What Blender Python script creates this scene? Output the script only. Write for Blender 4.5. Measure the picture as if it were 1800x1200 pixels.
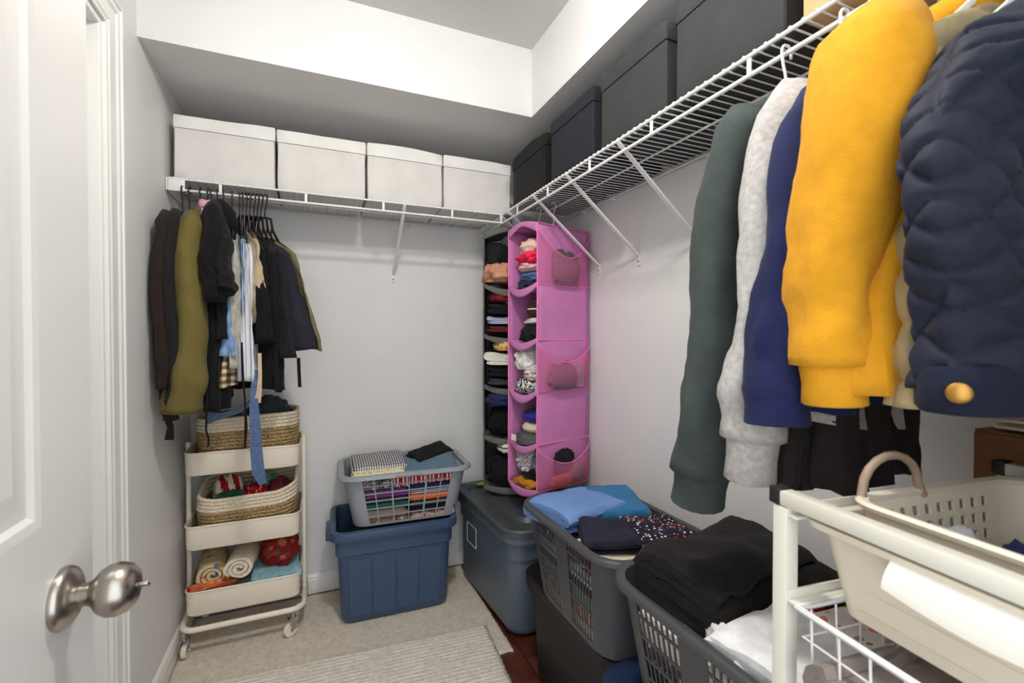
import bpy, bmesh, math, random
import numpy as np
from mathutils import Vector, Matrix, noise as mn

for _o in list(bpy.data.objects):
    bpy.data.objects.remove(_o, do_unlink=True)
scene = bpy.context.scene
COL = scene.collection
PI = math.pi
R = math.radians

# ------------------------------------------------------------------ camera, world, exposure
cam_d = bpy.data.cameras.new('camera')
cam_d.sensor_width = 36.0
cam_d.lens = 36.0 * 810.0 / 1800.0
cam_d.clip_start = 0.02
cam = bpy.data.objects.new('camera', cam_d)
COL.objects.link(cam)
cam.location = (0, 0, 1.225)
cam.rotation_euler = (R(90 - 0.8), 0, R(-23.07))
scene.camera = cam
cam_d.dof.use_dof = True
cam_d.dof.focus_distance = 1.9
cam_d.dof.aperture_fstop = 6.3

world = bpy.data.worlds.new('world')
scene.world = world
world.use_nodes = True
world.node_tree.nodes['Background'].inputs[0].default_value = (0.90, 0.95, 1.0, 1)
world.node_tree.nodes['Background'].inputs[1].default_value = 2.6
vs = scene.view_settings
vs.view_transform = 'Standard'
vs.look = 'None'
vs.gamma = 1.0
vs.use_curve_mapping = False
vs.exposure = 0.12
LAMP_POWER = 235.0

# ------------------------------------------------------------------ materials
def lin(c):
    out = []
    for v in c:
        v /= 255.0
        out.append(v / 12.92 if v <= 0.04045 else ((v + 0.055) / 1.055) ** 2.4)
    return (*out, 1.0)

MATS = {}
def _new(name):
    m = bpy.data.materials.new(name)
    m.use_nodes = True
    nt = m.node_tree
    return m, nt, nt.nodes['Principled BSDF'], nt.nodes.new('ShaderNodeTexCoord')

def _bump(nt, b, height, strength, dist=0.002):
    bp = nt.nodes.new('ShaderNodeBump')
    bp.inputs['Strength'].default_value = strength
    bp.inputs['Distance'].default_value = dist
    nt.links.new(height, bp.inputs['Height'])
    nt.links.new(bp.outputs[0], b.inputs['Normal'])

def _noise(nt, tc, scale, detail=3.0, sc=None):
    n = nt.nodes.new('ShaderNodeTexNoise')
    n.inputs['Scale'].default_value = scale
    n.inputs['Detail'].default_value = detail
    src = tc.outputs['Object']
    if sc:
        mp = nt.nodes.new('ShaderNodeMapping')
        mp.inputs['Scale'].default_value = sc
        nt.links.new(src, mp.inputs[0]); src = mp.outputs[0]
    nt.links.new(src, n.inputs['Vector'])
    return n

def _ramp(nt, fac, stops, const=False):
    r = nt.nodes.new('ShaderNodeValToRGB')
    r.color_ramp.interpolation = 'CONSTANT' if const else 'LINEAR'
    e = r.color_ramp.elements
    while len(e) < len(stops):
        e.new(0.5)
    for k, (p, c) in enumerate(stops):
        e[k].position = p; e[k].color = c
    nt.links.new(fac, r.inputs[0])
    return r

def PM(name, rgb, rough=0.5, metal=0.0, bump=0.0, bscale=150.0, var=0.0, vscale=6.0, spec=0.5, bsc=None, bdist=0.002):
    if name in MATS: return MATS[name]
    m, nt, b, tc = _new(name)
    b.inputs['Base Color'].default_value = lin(rgb)
    b.inputs['Roughness'].default_value = rough
    b.inputs['Metallic'].default_value = metal
    b.inputs['Specular IOR Level'].default_value = spec
    if var:
        n = _noise(nt, tc, vscale, 4)
        lo = lin([max(0, c * (1 - var)) for c in rgb]); hi = lin([min(255, c * (1 + var)) for c in rgb])
        r = _ramp(nt, n.outputs[0], [(0.3, lo), (0.7, hi)])
        nt.links.new(r.outputs[0], b.inputs['Base Color'])
    if bump:
        n2 = _noise(nt, tc, bscale, 3, bsc)
        _bump(nt, b, n2.outputs[0], bump, bdist)
    MATS[name] = m
    return m

def FAB(name, rgb, var=0.06, vscale=30.0, rough=0.9, bump=0.35):
    """woven or knitted cloth"""
    if name in MATS: return MATS[name]
    m = PM(name, rgb, rough, 0, bump, 420.0, var, vscale, 0.2)
    b = m.node_tree.nodes['Principled BSDF']
    b.inputs['Sheen Weight'].default_value = 0.04
    b.inputs['Sheen Roughness'].default_value = 0.5
    return m

def _axis(nt, tc, axis, scale, src='Object'):
    s = nt.nodes.new('ShaderNodeSeparateXYZ')
    nt.links.new(tc.outputs[src], s.inputs[0])
    mu = nt.nodes.new('ShaderNodeMath'); mu.operation = 'MULTIPLY'
    nt.links.new(s.outputs[axis], mu.inputs[0]); mu.inputs[1].default_value = scale
    fr = nt.nodes.new('ShaderNodeMath'); fr.operation = 'FRACT'
    nt.links.new(mu.outputs[0], fr.inputs[0])
    return fr.outputs[0]

def STRIPE(name, stops, axis=0, scale=30.0, rough=0.9):
    if name in MATS: return MATS[name]
    m, nt, b, tc = _new(name)
    f = _axis(nt, tc, axis, scale)
    r = _ramp(nt, f, [(p, lin(c)) for p, c in stops], True)
    nt.links.new(r.outputs[0], b.inputs['Base Color'])
    b.inputs['Roughness'].default_value = rough
    b.inputs['Specular IOR Level'].default_value = 0.2
    n2 = _noise(nt, tc, 400)
    _bump(nt, b, n2.outputs[0], 0.3)
    MATS[name] = m
    return m

def CHECK(name, ca, cb, cc, ax=(0, 1), scale=90.0):
    """gingham: two crossing stripe sets"""
    if name in MATS: return MATS[name]
    m, nt, b, tc = _new(name)
    f1 = _ramp(nt, _axis(nt, tc, ax[0], scale), [(0, (0, 0, 0, 1)), (0.5, (1, 1, 1, 1))], True)
    f2 = _ramp(nt, _axis(nt, tc, ax[1], scale), [(0, (0, 0, 0, 1)), (0.5, (1, 1, 1, 1))], True)
    ad = nt.nodes.new('ShaderNodeMath'); ad.operation = 'ADD'
    nt.links.new(f1.outputs[0], ad.inputs[0]); nt.links.new(f2.outputs[0], ad.inputs[1])
    hf = nt.nodes.new('ShaderNodeMath'); hf.operation = 'MULTIPLY'; hf.inputs[1].default_value = 0.5
    nt.links.new(ad.outputs[0], hf.inputs[0])
    r = _ramp(nt, hf.outputs[0], [(0, lin(ca)), (0.4, lin(cb)), (0.9, lin(cc))], True)
    nt.links.new(r.outputs[0], b.inputs['Base Color'])
    b.inputs['Roughness'].default_value = 0.9
    b.inputs['Specular IOR Level'].default_value = 0.2
    MATS[name] = m
    return m

def SPOTS(name, base, spots, scale=60.0, size=0.35, rough=0.9, mode='cell'):
    """scattered printed motifs on cloth; spots = list of colours picked per motif"""
    if name in MATS: return MATS[name]
    m, nt, b, tc = _new(name)
    v = nt.nodes.new('ShaderNodeTexVoronoi')
    v.inputs['Scale'].default_value = scale
    nt.links.new(tc.outputs['Object'], v.inputs['Vector'])
    sp = nt.nodes.new('ShaderNodeSeparateXYZ')
    nt.links.new(v.outputs['Color'], sp.inputs[0])
    k = len(spots)
    rc = _ramp(nt, sp.outputs[0], [(i / k, lin(c)) for i, c in enumerate(spots)], True)
    src = v.outputs['Distance']
    if mode == 'noise':
        n = _noise(nt, tc, scale * 0.8, 2)
        src = n.outputs[0]
    mk = _ramp(nt, src, [(0, (1, 1, 1, 1)), (size, (0, 0, 0, 1))], True)
    mx = nt.nodes.new('ShaderNodeMix'); mx.data_type = 'RGBA'
    nt.links.new(mk.outputs[0], mx.inputs[0])
    mx.inputs[6].default_value = lin(base)
    nt.links.new(rc.outputs[0], mx.inputs[7])
    nt.links.new(mx.outputs[2], b.inputs['Base Color'])
    b.inputs['Roughness'].default_value = rough
    b.inputs['Specular IOR Level'].default_value = 0.2
    MATS[name] = m
    return m

def SHEER(name, rgb, alpha):
    if name in MATS: return MATS[name]
    m, nt, b, tc = _new(name)
    b.inputs['Base Color'].default_value = lin(rgb)
    b.inputs['Roughness'].default_value = 0.8
    b.inputs['Specular IOR Level'].default_value = 0.1
    b.inputs['Alpha'].default_value = alpha
    MATS[name] = m
    return m

# ------------------------------------------------------------------ mesh building
def fb(p, seed=0.0, s=1.0, oct=3):
    """fractal noise in about -1..1"""
    return mn.fractal(Vector((p[0] * s + seed * 7.31, p[1] * s - seed * 3.7, p[2] * s + seed)), 0.9, 2.0, oct)

class MB:
    def __init__(self):
        self.v = []; self.f = []
    def add(self, vs, fs):
        o = len(self.v)
        self.v += [tuple(p) for p in vs]
        self.f += [tuple(i + o for i in q) for q in fs]
        return self
    def box(self, c, s, bev=0.0, rot=None):
        bm = bmesh.new()
        bmesh.ops.create_cube(bm, size=1.0)
        bmesh.ops.scale(bm, vec=s, verts=bm.verts)
        if bev:
            bmesh.ops.bevel(bm, geom=bm.edges[:], offset=min(bev, 0.49 * min(s)), segments=2, affect='EDGES', profile=0.5)
        if rot is not None:
            bmesh.ops.rotate(bm, verts=bm.verts, cent=(0, 0, 0), matrix=rot)
        bmesh.ops.translate(bm, verts=bm.verts, vec=c)
        bm.verts.index_update()
        self.add([v.co[:] for v in bm.verts], [[v.index for v in f.verts] for f in bm.faces])
        bm.free()
        return self
    def tube(self, pts, r, n=8, closed=False, cap=True, up=None, flat=1.0):
        """swept tube; r scalar or list; flat scales the second axis"""
        P = [Vector(p) for p in pts]
        k = len(P)
        rs = r if isinstance(r, (list, tuple)) else [r] * k
        rings = []
        ref = None
        for i in range(k):
            if closed: t = (P[(i + 1) % k] - P[i - 1])
            else: t = P[min(i + 1, k - 1)] - P[max(i - 1, 0)]
            t.normalize()
            if up is not None:
                bn = Vector(up); bn = (bn - t * bn.dot(t)).normalized()
            else:
                if ref is None:
                    ref = Vector((0, 0, 1)) if abs(t.z) < 0.9 else Vector((0, 1, 0))
                bn = (ref - t * ref.dot(t)).normalized(); ref = bn
            sd = t.cross(bn)
            rings.append([P[i] + sd * (rs[i] * math.cos(2 * PI * j / n)) + bn * (rs[i] * flat * math.sin(2 * PI * j / n)) for j in range(n)])
        return self.loft(rings, cap and not closed, cap and not closed, closed)
    def loft(self, rings, cap0=False, cap1=False, closed=False):
        n = len(rings[0]); k = len(rings)
        vs = [p for r in rings for p in r]; fs = []
        for i in range(k if closed else k - 1):
            a = i * n; b = ((i + 1) % k) * n
            for j in range(n):
                j2 = (j + 1) % n
                fs.append((a + j, a + j2, b + j2, b + j))
        if cap0: fs.append(tuple(range(n))[::-1])
        if cap1: fs.append(tuple((k - 1) * n + j for j in range(n)))
        return self.add(vs, fs)
    def revolve(self, prof, n=24, c=(0, 0, 0), axis='z'):
        """prof list of (radius, height)"""
        rings = []
        for r_, h in prof:
            ring = []
            for j in range(n):
                a = 2 * PI * j / n
                x, y = r_ * math.cos(a), r_ * math.sin(a)
                p = {'z': (x, y, h), 'x': (h, x, y), 'y': (y, h, x)}[axis]
                ring.append((c[0] + p[0], c[1] + p[1], c[2] + p[2]))
            rings.append(ring)
        return self.loft(rings, True, True)
    def slab(self, fn, nu, nv, th):
        """thin sheet from fn(u,v)->Vector, given thickness, u,v in 0..1"""
        G = [[Vector(fn(i / nu, j / nv)) for j in range(nv + 1)] for i in range(nu + 1)]
        top, bot = [], []
        for i in range(nu + 1):
            for j in range(nv + 1):
                du = G[min(i + 1, nu)][j] - G[max(i - 1, 0)][j]
                dv = G[i][min(j + 1, nv)] - G[i][max(j - 1, 0)]
                nn = du.cross(dv)
                nn = nn.normalized() if nn.length > 1e-9 else Vector((0, 0, 1))
                top.append(G[i][j] + nn * th / 2); bot.append(G[i][j] - nn * th / 2)
        w = nv + 1; N = len(top); fs = []
        for i in range(nu):
            for j in range(nv):
                a = i * w + j
                fs.append((a, a + w, a + w + 1, a + 1))
                fs.append((N + a, N + a + 1, N + a + w + 1, N + a + w))
        for i in range(nu):
            a = i * w; fs.append((a, N + a, N + a + w, a + w))
            a = i * w + nv; fs.append((a, a + w, N + a + w, N + a))
        for j in range(nv):
            fs.append((j, j + 1, N + j + 1, N + j))
            a = nu * w + j; fs.append((a, N + a, N + a + 1, a + 1))
        return self.add(top + bot, fs)

def mesh_of(name, mb, mat, smooth=35):
    me = bpy.data.meshes.new(name)
    me.from_pydata(mb.v, [], mb.f)
    bm = bmesh.new(); bm.from_mesh(me)
    bmesh.ops.recalc_face_normals(bm, faces=bm.faces)
    bm.to_mesh(me); bm.free()
    me.update()
    if smooth:
        me.shade_smooth()
        if smooth < 180:
            me.set_sharp_from_angle(angle=R(smooth))
    if mat: me.materials.append(mat)
    return me

def obj(name, mb, mat, parent=None, smooth=35, loc=None, rz=0.0):
    me = mb if isinstance(mb, bpy.types.Mesh) else mesh_of(name, mb, mat, smooth)
    o = bpy.data.objects.new(name, me)
    COL.objects.link(o)
    if parent is not None: o.parent = parent
    if loc is not None: o.location = loc
    if rz: o.rotation_euler = (0, 0, rz)
    return o

def tag(o, label, cat, group=None):
    o['label'] = label; o['category'] = cat
    if group: o['group'] = group
    return o

def thing(name, label, cat, loc=(0, 0, 0), rz=0.0, group=None):
    o = bpy.data.objects.new(name, None)
    o.empty_display_size = 0.05
    COL.objects.link(o)
    o.location = loc; o.rotation_euler = (0, 0, rz)
    return tag(o, label, cat, group)

def struct(name, mb, mat, parent=None, smooth=0):
    o = obj(name, mb, mat, parent, smooth)
    if parent is None: o['kind'] = 'structure'
    return o

def share(name, me, parent, loc=(0, 0, 0), rot=None):
    o = bpy.data.objects.new(name, me)
    COL.objects.link(o); o.parent = parent; o.location = loc
    if rot: o.rotation_euler = rot
    return o

def rrect(w, d, r, k=5):
    """rounded rectangle outline centred on the origin"""
    out = []
    r = min(r, w / 2 - 1e-4, d / 2 - 1e-4)
    for cx, cy, a0 in ((w / 2 - r, -d / 2 + r, -90), (w / 2 - r, d / 2 - r, 0), (-w / 2 + r, d / 2 - r, 90), (-w / 2 + r, -d / 2 + r, 180)):
        for i in range(k + 1):
            a = R(a0 + 90 * i / k)
            out.append((cx + r * math.cos(a), cy + r * math.sin(a)))
    return out

def ring(w, d, r, z, k=5):
    return [(x, y, z) for x, y in rrect(w, d, r, k)]

def band(mb, w, d, r, prof, k=5):
    """closed profile of (offset, z) swept round a rounded rectangle"""
    rings = [ring(w + 2 * o, d + 2 * o, r + o, z, k) for o, z in prof]
    return mb.loft(rings, closed=True)
# ------------------------------------------------------------------ the room
XL, XR, YB, ZC = -0.50, 1.14, 2.375, 2.423
SOF_Y, SOF_X, SOF_Z = 1.765, 0.842, 2.142
YF = 0.02                      # inner face of the front wall, pierced by the doorway the photo is taken from
m_wall = PM('wall_paint', (228, 227, 225), 0.55, bump=0.10, bscale=260, var=0.012, vscale=3)
m_trim = PM('trim_paint', (236, 235, 231), 0.35, bump=0.05, bscale=80)
m_ceil = PM('ceiling_paint', (214, 213, 208), 0.8, bump=0.12, bscale=220)
m_plate = PM('shelf_white', (236, 236, 234), 0.35)

struct('wall_back', MB().box(((XL + XR) / 2, YB + 0.05, 1.25), (XR - XL + 0.3, 0.1, 2.7)), m_wall)
struct('wall_right', MB().box((XR + 0.05, 1.15, 1.25), (0.1, 2.45, 2.7)), m_wall)
# left wall pierced by a cased doorway
OY0, OY1, OZ = 0.72, 1.505, 2.03
wl = MB()
wl.box((XL - 0.06, (OY1 + YB) / 2, 1.25), (0.12, YB - OY1, 2.7))
wl.box((XL - 0.06, (OY0 - 0.1) / 2, 1.25), (0.12, OY0 + 0.1, 2.7))
wl.box((XL - 0.06, (OY0 + OY1) / 2, (OZ + 2.6) / 2), (0.12, OY1 - OY0, 2.6 - OZ))
struct('wall_left', wl, m_wall)
# front wall with the open doorway behind the camera
wf = MB()
wf.box((-0.42, YF - 0.06, 1.25), (0.20, 0.12, 2.7))
wf.box((0.85, YF - 0.06, 1.25), (0.70, 0.12, 2.7))
wf.box((0.09, YF - 0.06, 2.33), (0.82, 0.12, 0.58))
struct('wall_front', wf, m_wall)
struct('ceiling', MB().box(((XL + XR) / 2, 1.1, ZC + 0.05), (XR - XL + 0.3, 2.9, 0.1)), m_ceil)
sof = MB()
sof.box(((XL + XR) / 2, (SOF_Y + YB) / 2 + 0.02, (SOF_Z + ZC) / 2 + 0.02), (XR - XL + 0.04, YB - SOF_Y + 0.04, ZC - SOF_Z + 0.04))
sof.box(((SOF_X + XR) / 2 + 0.02, SOF_Y / 2, (SOF_Z + ZC) / 2 + 0.02), (XR - SOF_X + 0.04, SOF_Y, ZC - SOF_Z + 0.04))
struct('trim_1', sof, m_wall)['label'] = 'white boxed soffit dropped below the ceiling'

# dark wood floor in planks
m_wood = PM('dark_wood', (84, 42, 30), 0.32, bump=0.15, bscale=14, var=0.35, vscale=9, bsc=(1, 12, 1))
fl = struct('floor', MB().box((0.3, 0.9, -0.06), (2.0, 3.4, 0.10)), PM('floor_joint', (30, 18, 14), 0.6))
pm = mesh_of('plank', MB().box((0, 0, 0), (0.092, 0.9, 0.012), 0.0015), m_wood, 30)
random.seed(4)
for i in range(18):
    x = XL + 0.046 + i * 0.0945
    off = random.random() * 0.9
    y = -0.7 - off + 0.45
    while y - 0.45 < YB:
        o = share('plank', pm, fl, (x, y, -0.006 + random.uniform(-0.0004, 0.0004)))
        y += 0.902

# baseboards
def base_prof(h=0.088, t=0.014):
    return [(0, 0), (t, 0), (t, h * 0.72), (t * 0.75, h * 0.80), (t * 0.75, h * 0.88), (t * 0.35, h * 0.97), (0, h)]
def extrude_prof(prof, a, b, nrm):
    """profile (out, up) swept from a to b, out along nrm"""
    mb = MB(); n = Vector(nrm)
    rings = [[Vector(p) + n * o + Vector((0, 0, z)) for o, z in prof] for p in (a, b)]
    return mb.loft(rings, True, True)
struct('baseboard_back', extrude_prof(base_prof(), (XL, YB, 0), (XR, YB, 0), (0, -1, 0)), m_trim)
struct('baseboard_left', extrude_prof(base_prof(), (XL, OY1 + 0.085, 0), (XL, YB - 0.014, 0), (1, 0, 0)), m_trim)
struct('baseboard_right', extrude_prof(base_prof(), (XR, YF, 0), (XR, YB - 0.014, 0), (-1, 0, 0)), m_trim)

# casing of the doorway in the left wall
CW = 0.082
cas_prof = [(0, 0), (0.010, 0), (0.010, 0.008), (0.013, 0.014), (0.013, 0.050), (0.017, 0.056), (0.017, 0.070), (0.021, 0.074), (0.021, CW), (0, CW)]
def casing(y0, y1, z1):
    mb = MB()
    # far leg, head, near leg as one mitred sweep
    path = [((XL, y1, 0), (0, 1, 0)), ((XL, y1, z1), (0, 1, 1)), ((XL, y0, z1), (0, -1, 1)), ((XL, y0, 0), (0, -1, 0))]
    rings = [[(p[0] + o, p[1] + a * d[1], p[2] + a * d[2]) for o, a in cas_prof] for p, d in path]
    return mb.loft(rings, True, True)
cs = struct('trim_2', casing(OY0, OY1, OZ), m_trim); cs['label'] = 'white moulded door casing'
jm = MB()
for yy in (OY1 - 0.009, OY0 + 0.009):
    jm.box((XL - 0.057, yy, OZ / 2), (0.118, 0.018, OZ), 0.002)
jm.box((XL - 0.057, (OY0 + OY1) / 2, OZ - 0.009), (0.118, OY1 - OY0 - 0.036, 0.018), 0.002)
jm.box((XL - 0.075, OY1 - 0.023, OZ / 2), (0.030, 0.010, OZ - 0.04), 0.002)
jm.box((XL - 0.075, OY0 + 0.023, OZ / 2), (0.030, 0.010, OZ - 0.04), 0.002)
struct('trim_3', jm, m_trim)['label'] = 'white door jamb'

# panelled doors
def door_slab(w, h, t, panels, both=True):
    """slab in local x 0..w, z 0..h, y 0..t with moulded raised panels on both faces"""
    mb = MB().box((w / 2, t / 2, h / 2), (w, t - 0.018, h), 0.001)
    # face skin with rectangular openings, built from strips
    xs = sorted({0, w} | {p[0] for p in panels} | {p[2] for p in panels})
    zs = sorted({0, h} | {p[1] for p in panels} | {p[3] for p in panels})
    for i in range(len(xs) - 1):
        for j in range(len(zs) - 1):
            cx, cz = (xs[i] + xs[i + 1]) / 2, (zs[j] + zs[j + 1]) / 2
            if any(p[0] < cx < p[2] and p[1] < cz < p[3] for p in panels): continue
            for yy in (0.005, t - 0.005):
                mb.box((cx, yy, cz), (xs[i + 1] - xs[i], 0.010, zs[j + 1] - zs[j]))
    return mb
def panel_mould(p, y, s, depth=0.006):
    """sloped sticking and a raised field inside one opening; s is the outward sign"""
    x0, z0, x1, z1 = p
    steps = [(0, 0.0), (0.010, -0.0015), (0.016, -0.006), (0.024, -0.006), (0.050, -0.0005), (0.052, -0.0005)]
    rings = []
    for ins, dep in steps:
        rings.append([(x0 + ins, y + s * dep, z0 + ins), (x1 - ins, y + s * dep, z0 + ins), (x1 - ins, y + s * dep, z1 - ins), (x0 + ins, y + s * dep, z1 - ins)])
    return MB().loft(rings, False, True)
m_door = PM('door_paint', (214, 212, 208), 0.38, bump=0.06, bscale=40, bsc=(6, 6, 0.6))
def door(name, w, h, t, loc, rz, knob_side=None):
    a, b_ = 0.125, 0.10
    mid = w / 2
    cols = ((a, mid - b_ / 2), (mid + b_ / 2, w - a))
    rows = ((0.24, 0.80), (1.00, 1.60), (1.70, 1.90))
    panels = [(c0, r0, c1, r1) for c0, c1 in cols for r0, r1 in rows]
    d = obj(name, door_slab(w, h, t, panels), m_door, None, 20, loc, rz)
    d['kind'] = 'structure'
    for p in panels:
        for y, s in ((0.0, -1), (t, 1)):
            obj('door_panel', panel_mould(p, y, s), m_door, d, 20)
    return d
# the open entrance door, swung in against the left side; hinge by the front wall
d1 = door('door_1', 0.765, 2.03, 0.035, (-0.282, 0.035, 0.012), R(90))
m_nickel = PM('brushed_nickel', (168, 162, 153), 0.28, 1.0, bump=0.04, bscale=60, bsc=(1, 1, 30))
# local door frame: x runs to the latch edge, -y faces the room
KX, KZ = 0.680, 0.898
kn = obj('door_knob', MB().revolve([(0.0, -0.018), (0.0135, -0.018), (0.0135, -0.026), (0.0165, -0.031), (0.025, -0.037), (0.0305, -0.046), (0.0312, -0.055), (0.028, -0.066), (0.0195, -0.0735), (0.011, -0.076), (0.0, -0.076)], 40, (KX, 0, KZ), 'y'), m_nickel, d1, 60)
obj('rosette', MB().revolve([(0.0, 0.0), (0.036, 0.0), (0.0365, -0.004), (0.034, -0.009), (0.026, -0.014), (0.014, -0.019), (0.0, -0.019)], 40, (KX, 0, KZ), 'y'), m_nickel, kn, 50)
obj('privacy_turn', MB().box((KX, -0.081, KZ), (0.014, 0.010, 0.004), 0.0015, Matrix.Rotation(R(35), 3, 'Y')), m_nickel, kn, 30)
obj('latch_plate', MB().box((0.7655, 0.0175, KZ), (0.001, 0.025, 0.057), 0.0004), m_nickel, d1, 30)
# the closed door in the left wall
door('door_2', OY1 - OY0 - 0.04, 2.0, 0.035, (XL - 0.055, OY0 + 0.02, 0.012), R(90))

# two overlapping cream rugs
def rug_mat(name, rgb, ribs, axis):
    m, nt, b, tc = _new(name)
    n = _noise(nt, tc, 60, 6)
    lo, hi = lin([c * 0.93 for c in rgb]), lin([min(255, c * 1.04) for c in rgb])
    r = _ramp(nt, n.outputs[0], [(0.3, lo), (0.7, hi)])
    nt.links.new(r.outputs[0], b.inputs['Base Color'])
    b.inputs['Roughness'].default_value = 0.95
    b.inputs['Specular IOR Level'].default_value = 0.1
    n2 = _noise(nt, tc, 260, 3, (1, 0.25, 1) if axis == 0 else (0.25, 1, 1))
    _bump(nt, b, n2.outputs[0], 0.9, 0.004)
    return m
def rug(name, label, x0, y0, x1, y1, z, th, mat, rot, ribamp, ribp, seed, nx=150, ny=110):
    def fn(u, v):
        lx = (u - 0.5) * (x1 - x0); ly = (v - 0.5) * (y1 - y0)
        e = min(u, 1 - u) * (x1 - x0); e2 = min(v, 1 - v) * (y1 - y0)
        rr = max(0.0, 1 - min(e, e2) / 0.012)
        dz = -0.45 * th * rr * rr
        rib = ribamp * math.sin(2 * PI * ly / ribp + 0.8 * fb((lx * 5, ly * 5, 0), seed)) * (0.5 + 0.8 * fb((lx * 9, ly * 22, 0), seed + 2))
        dz += rib + 0.0012 * fb((lx * 30, ly * 30, 0), seed + 5)
        edge = 0.004 * fb((lx * 60, ly * 60, 1), seed) * (1 if min(e, e2) < 0.004 else 0)
        return (lx + edge, ly + edge, z + th / 2 + dz)
    mb = MB().slab(fn, nx, ny, th)
    o = obj(name, mb, mat, None, 180, ((x0 + x1) / 2, (y0 + y1) / 2, 0), rot)
    return tag(o, label, 'rug')
m_rugA = rug_mat('rug_plain', (220, 209, 193), 0, 0)
m_rugB = rug_mat('rug_ribbed', (226, 218, 205), 1, 1)
rug('area_rug', 'flat beige rug under the cart and the blue tub', -0.484, 1.625, 0.70, 2.34, 0.0005, 0.008, m_rugA, 0.0, 0.0004, 0.012, 1.0)
rug('ribbed_rug', 'cream ribbed rug overlapping the beige one at the bottom of the picture', -0.47, 0.55, 0.60, 1.835, 0.0105, 0.011, m_rugB, R(-4.2), 0.0022, 0.0185, 3.0, 60, 420)

# ceiling lamp (above the frame)
lampt = thing('ceiling_lamp', 'round flush ceiling lamp with a frosted dome', 'lamp', (0.22, 0.75, ZC))
m_em, nt_, b_, tc_ = _new('lamp_glow')
b_.inputs['Emission Color'].default_value = (1.0, 0.975, 0.935, 1)
b_.inputs['Emission Strength'].default_value = LAMP_POWER
obj('lamp_dome', MB().revolve([(0.0, -0.075), (0.03, -0.073), (0.058, -0.060), (0.072, -0.040), (0.075, -0.018), (0.0, -0.018)], 32), m_em, lampt, 60)
obj('lamp_base', MB().revolve([(0.0, -0.018), (0.085, -0.018), (0.09, -0.010), (0.09, 0.0), (0.0, 0.0)], 32), m_trim, lampt, 40)
# ------------------------------------------------------------------ wire shelves
ZS, ZR = 1.796, 1.757          # front rail and hang rail heights
SY, SX = 2.037, 0.820          # front lines of the back and right shelves
def wire_shelf(name, label, length, depth, loc, rz, tabs, wires_from, braces, clips):
    """local x along the wall, y from the wall (0) out to the room (depth, negative y), z=0 at deck"""
    t = thing(name, label, 'wire shelf', loc, rz)
    for nm, y, z, r in (('front_rail', -depth, 0, 0.0042), ('hang_rail', -depth + 0.002, ZR - ZS, 0.0048), ('middle_rail', -depth / 2, -0.006, 0.0034), ('back_rail', -0.012, -0.006, 0.0034)):
        obj(nm, MB().tube([(0, y, z), (length, y, z)], r, 8), m_plate, t, 60)
    wm = mesh_of('deck_wire', MB().tube([(0, -0.004, 0.0045), (0, -depth + 0.010, 0.0045), (0, -depth - 0.001, 0.0055), (0, -depth - 0.005, 0.001)], 0.0020, 6), m_plate, 60)
    x = wires_from
    while x < length - 0.004:
        share('deck_wire', wm, t, (x, 0, 0))
        x += 0.0254
    tm = mesh_of('spacer_tab', MB().box((0, -depth + 0.001, (ZR - ZS) / 2), (0.010, 0.004, ZS - ZR - 0.004), 0.001), m_plate, 30)
    for x in tabs:
        share('spacer_tab', tm, t, (x, 0, 0))
    # diagonal support braces with a screwed foot on the wall
    bt = MB()
    a, b_ = Vector((0, -depth + 0.006, -0.010)), Vector((0, -0.006, -0.268))
    d = (b_ - a).normalized(); s = Vector((1, 0, 0)); n = d.cross(s)
    def sect(p, w, h): return [p + s * w + n * h, p - s * w + n * h, p - s * w - n * h, p + s * w - n * h]
    bt.loft([sect(a - d * 0.012, 0.006, 0.003), sect(a, 0.007, 0.003), sect(b_, 0.007, 0.003)], True, True)
    bmesh_ = mesh_of('brace', bt, m_plate, 30)
    fm = mesh_of('brace_foot', MB().box((0, -0.003, -0.285), (0.017, 0.005, 0.042), 0.002), m_plate, 30)
    sm = mesh_of('screw', MB().revolve([(0.0, -0.0075), (0.0025, -0.0072), (0.0036, -0.0055), (0.0, -0.0055)], 10, (0, 0, -0.29), 'y'), PM('screw_metal', (90, 90, 90), 0.4, 0.8), 40)
    for x in braces:
        br = share('brace', bmesh_, t, (x, 0, 0))
        share('brace_foot', fm, br); share('screw', sm, br)
    cm = mesh_of('wall_clip', MB().box((0, -0.008, -0.010), (0.012, 0.014, 0.016), 0.003), m_plate, 40)
    for x in clips:
        share('wall_clip', cm, t, (x, 0, 0))
    return t
# back shelf: x from the left wall to the right shelf
BX0 = -0.487
back_shelf = wire_shelf('wire_shelf', 'white wire shelf along the back wall carrying the white boxes', SX - BX0 + 0.01, YB - SY, (BX0, YB, ZS), 0,
    [x - BX0 for x in (-0.328, -0.033, 0.270, 0.573, 0.812)], 0.012, [0.360 - BX0], [0.25, 0.62, 0.93, 1.2])
# end bracket against the left wall
eb = MB().box((0.022, -(YB - SY) + 0.0, -0.020), (0.052, 0.006, 0.050), 0.004)
eb.box((-0.008, -(YB - SY) / 2, -0.020), (0.005, YB - SY, 0.046), 0.001)
obj('end_bracket', eb, m_plate, back_shelf, 30)
eb2 = MB().box((0, 0, 0), (0.010, 0.012, 0.30), 0.002, Matrix.Rotation(R(-48), 3, 'X'))
eo = obj('end_brace', eb2, m_plate, back_shelf, 30); eo.location = (0.004, -0.205, -0.145)
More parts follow.
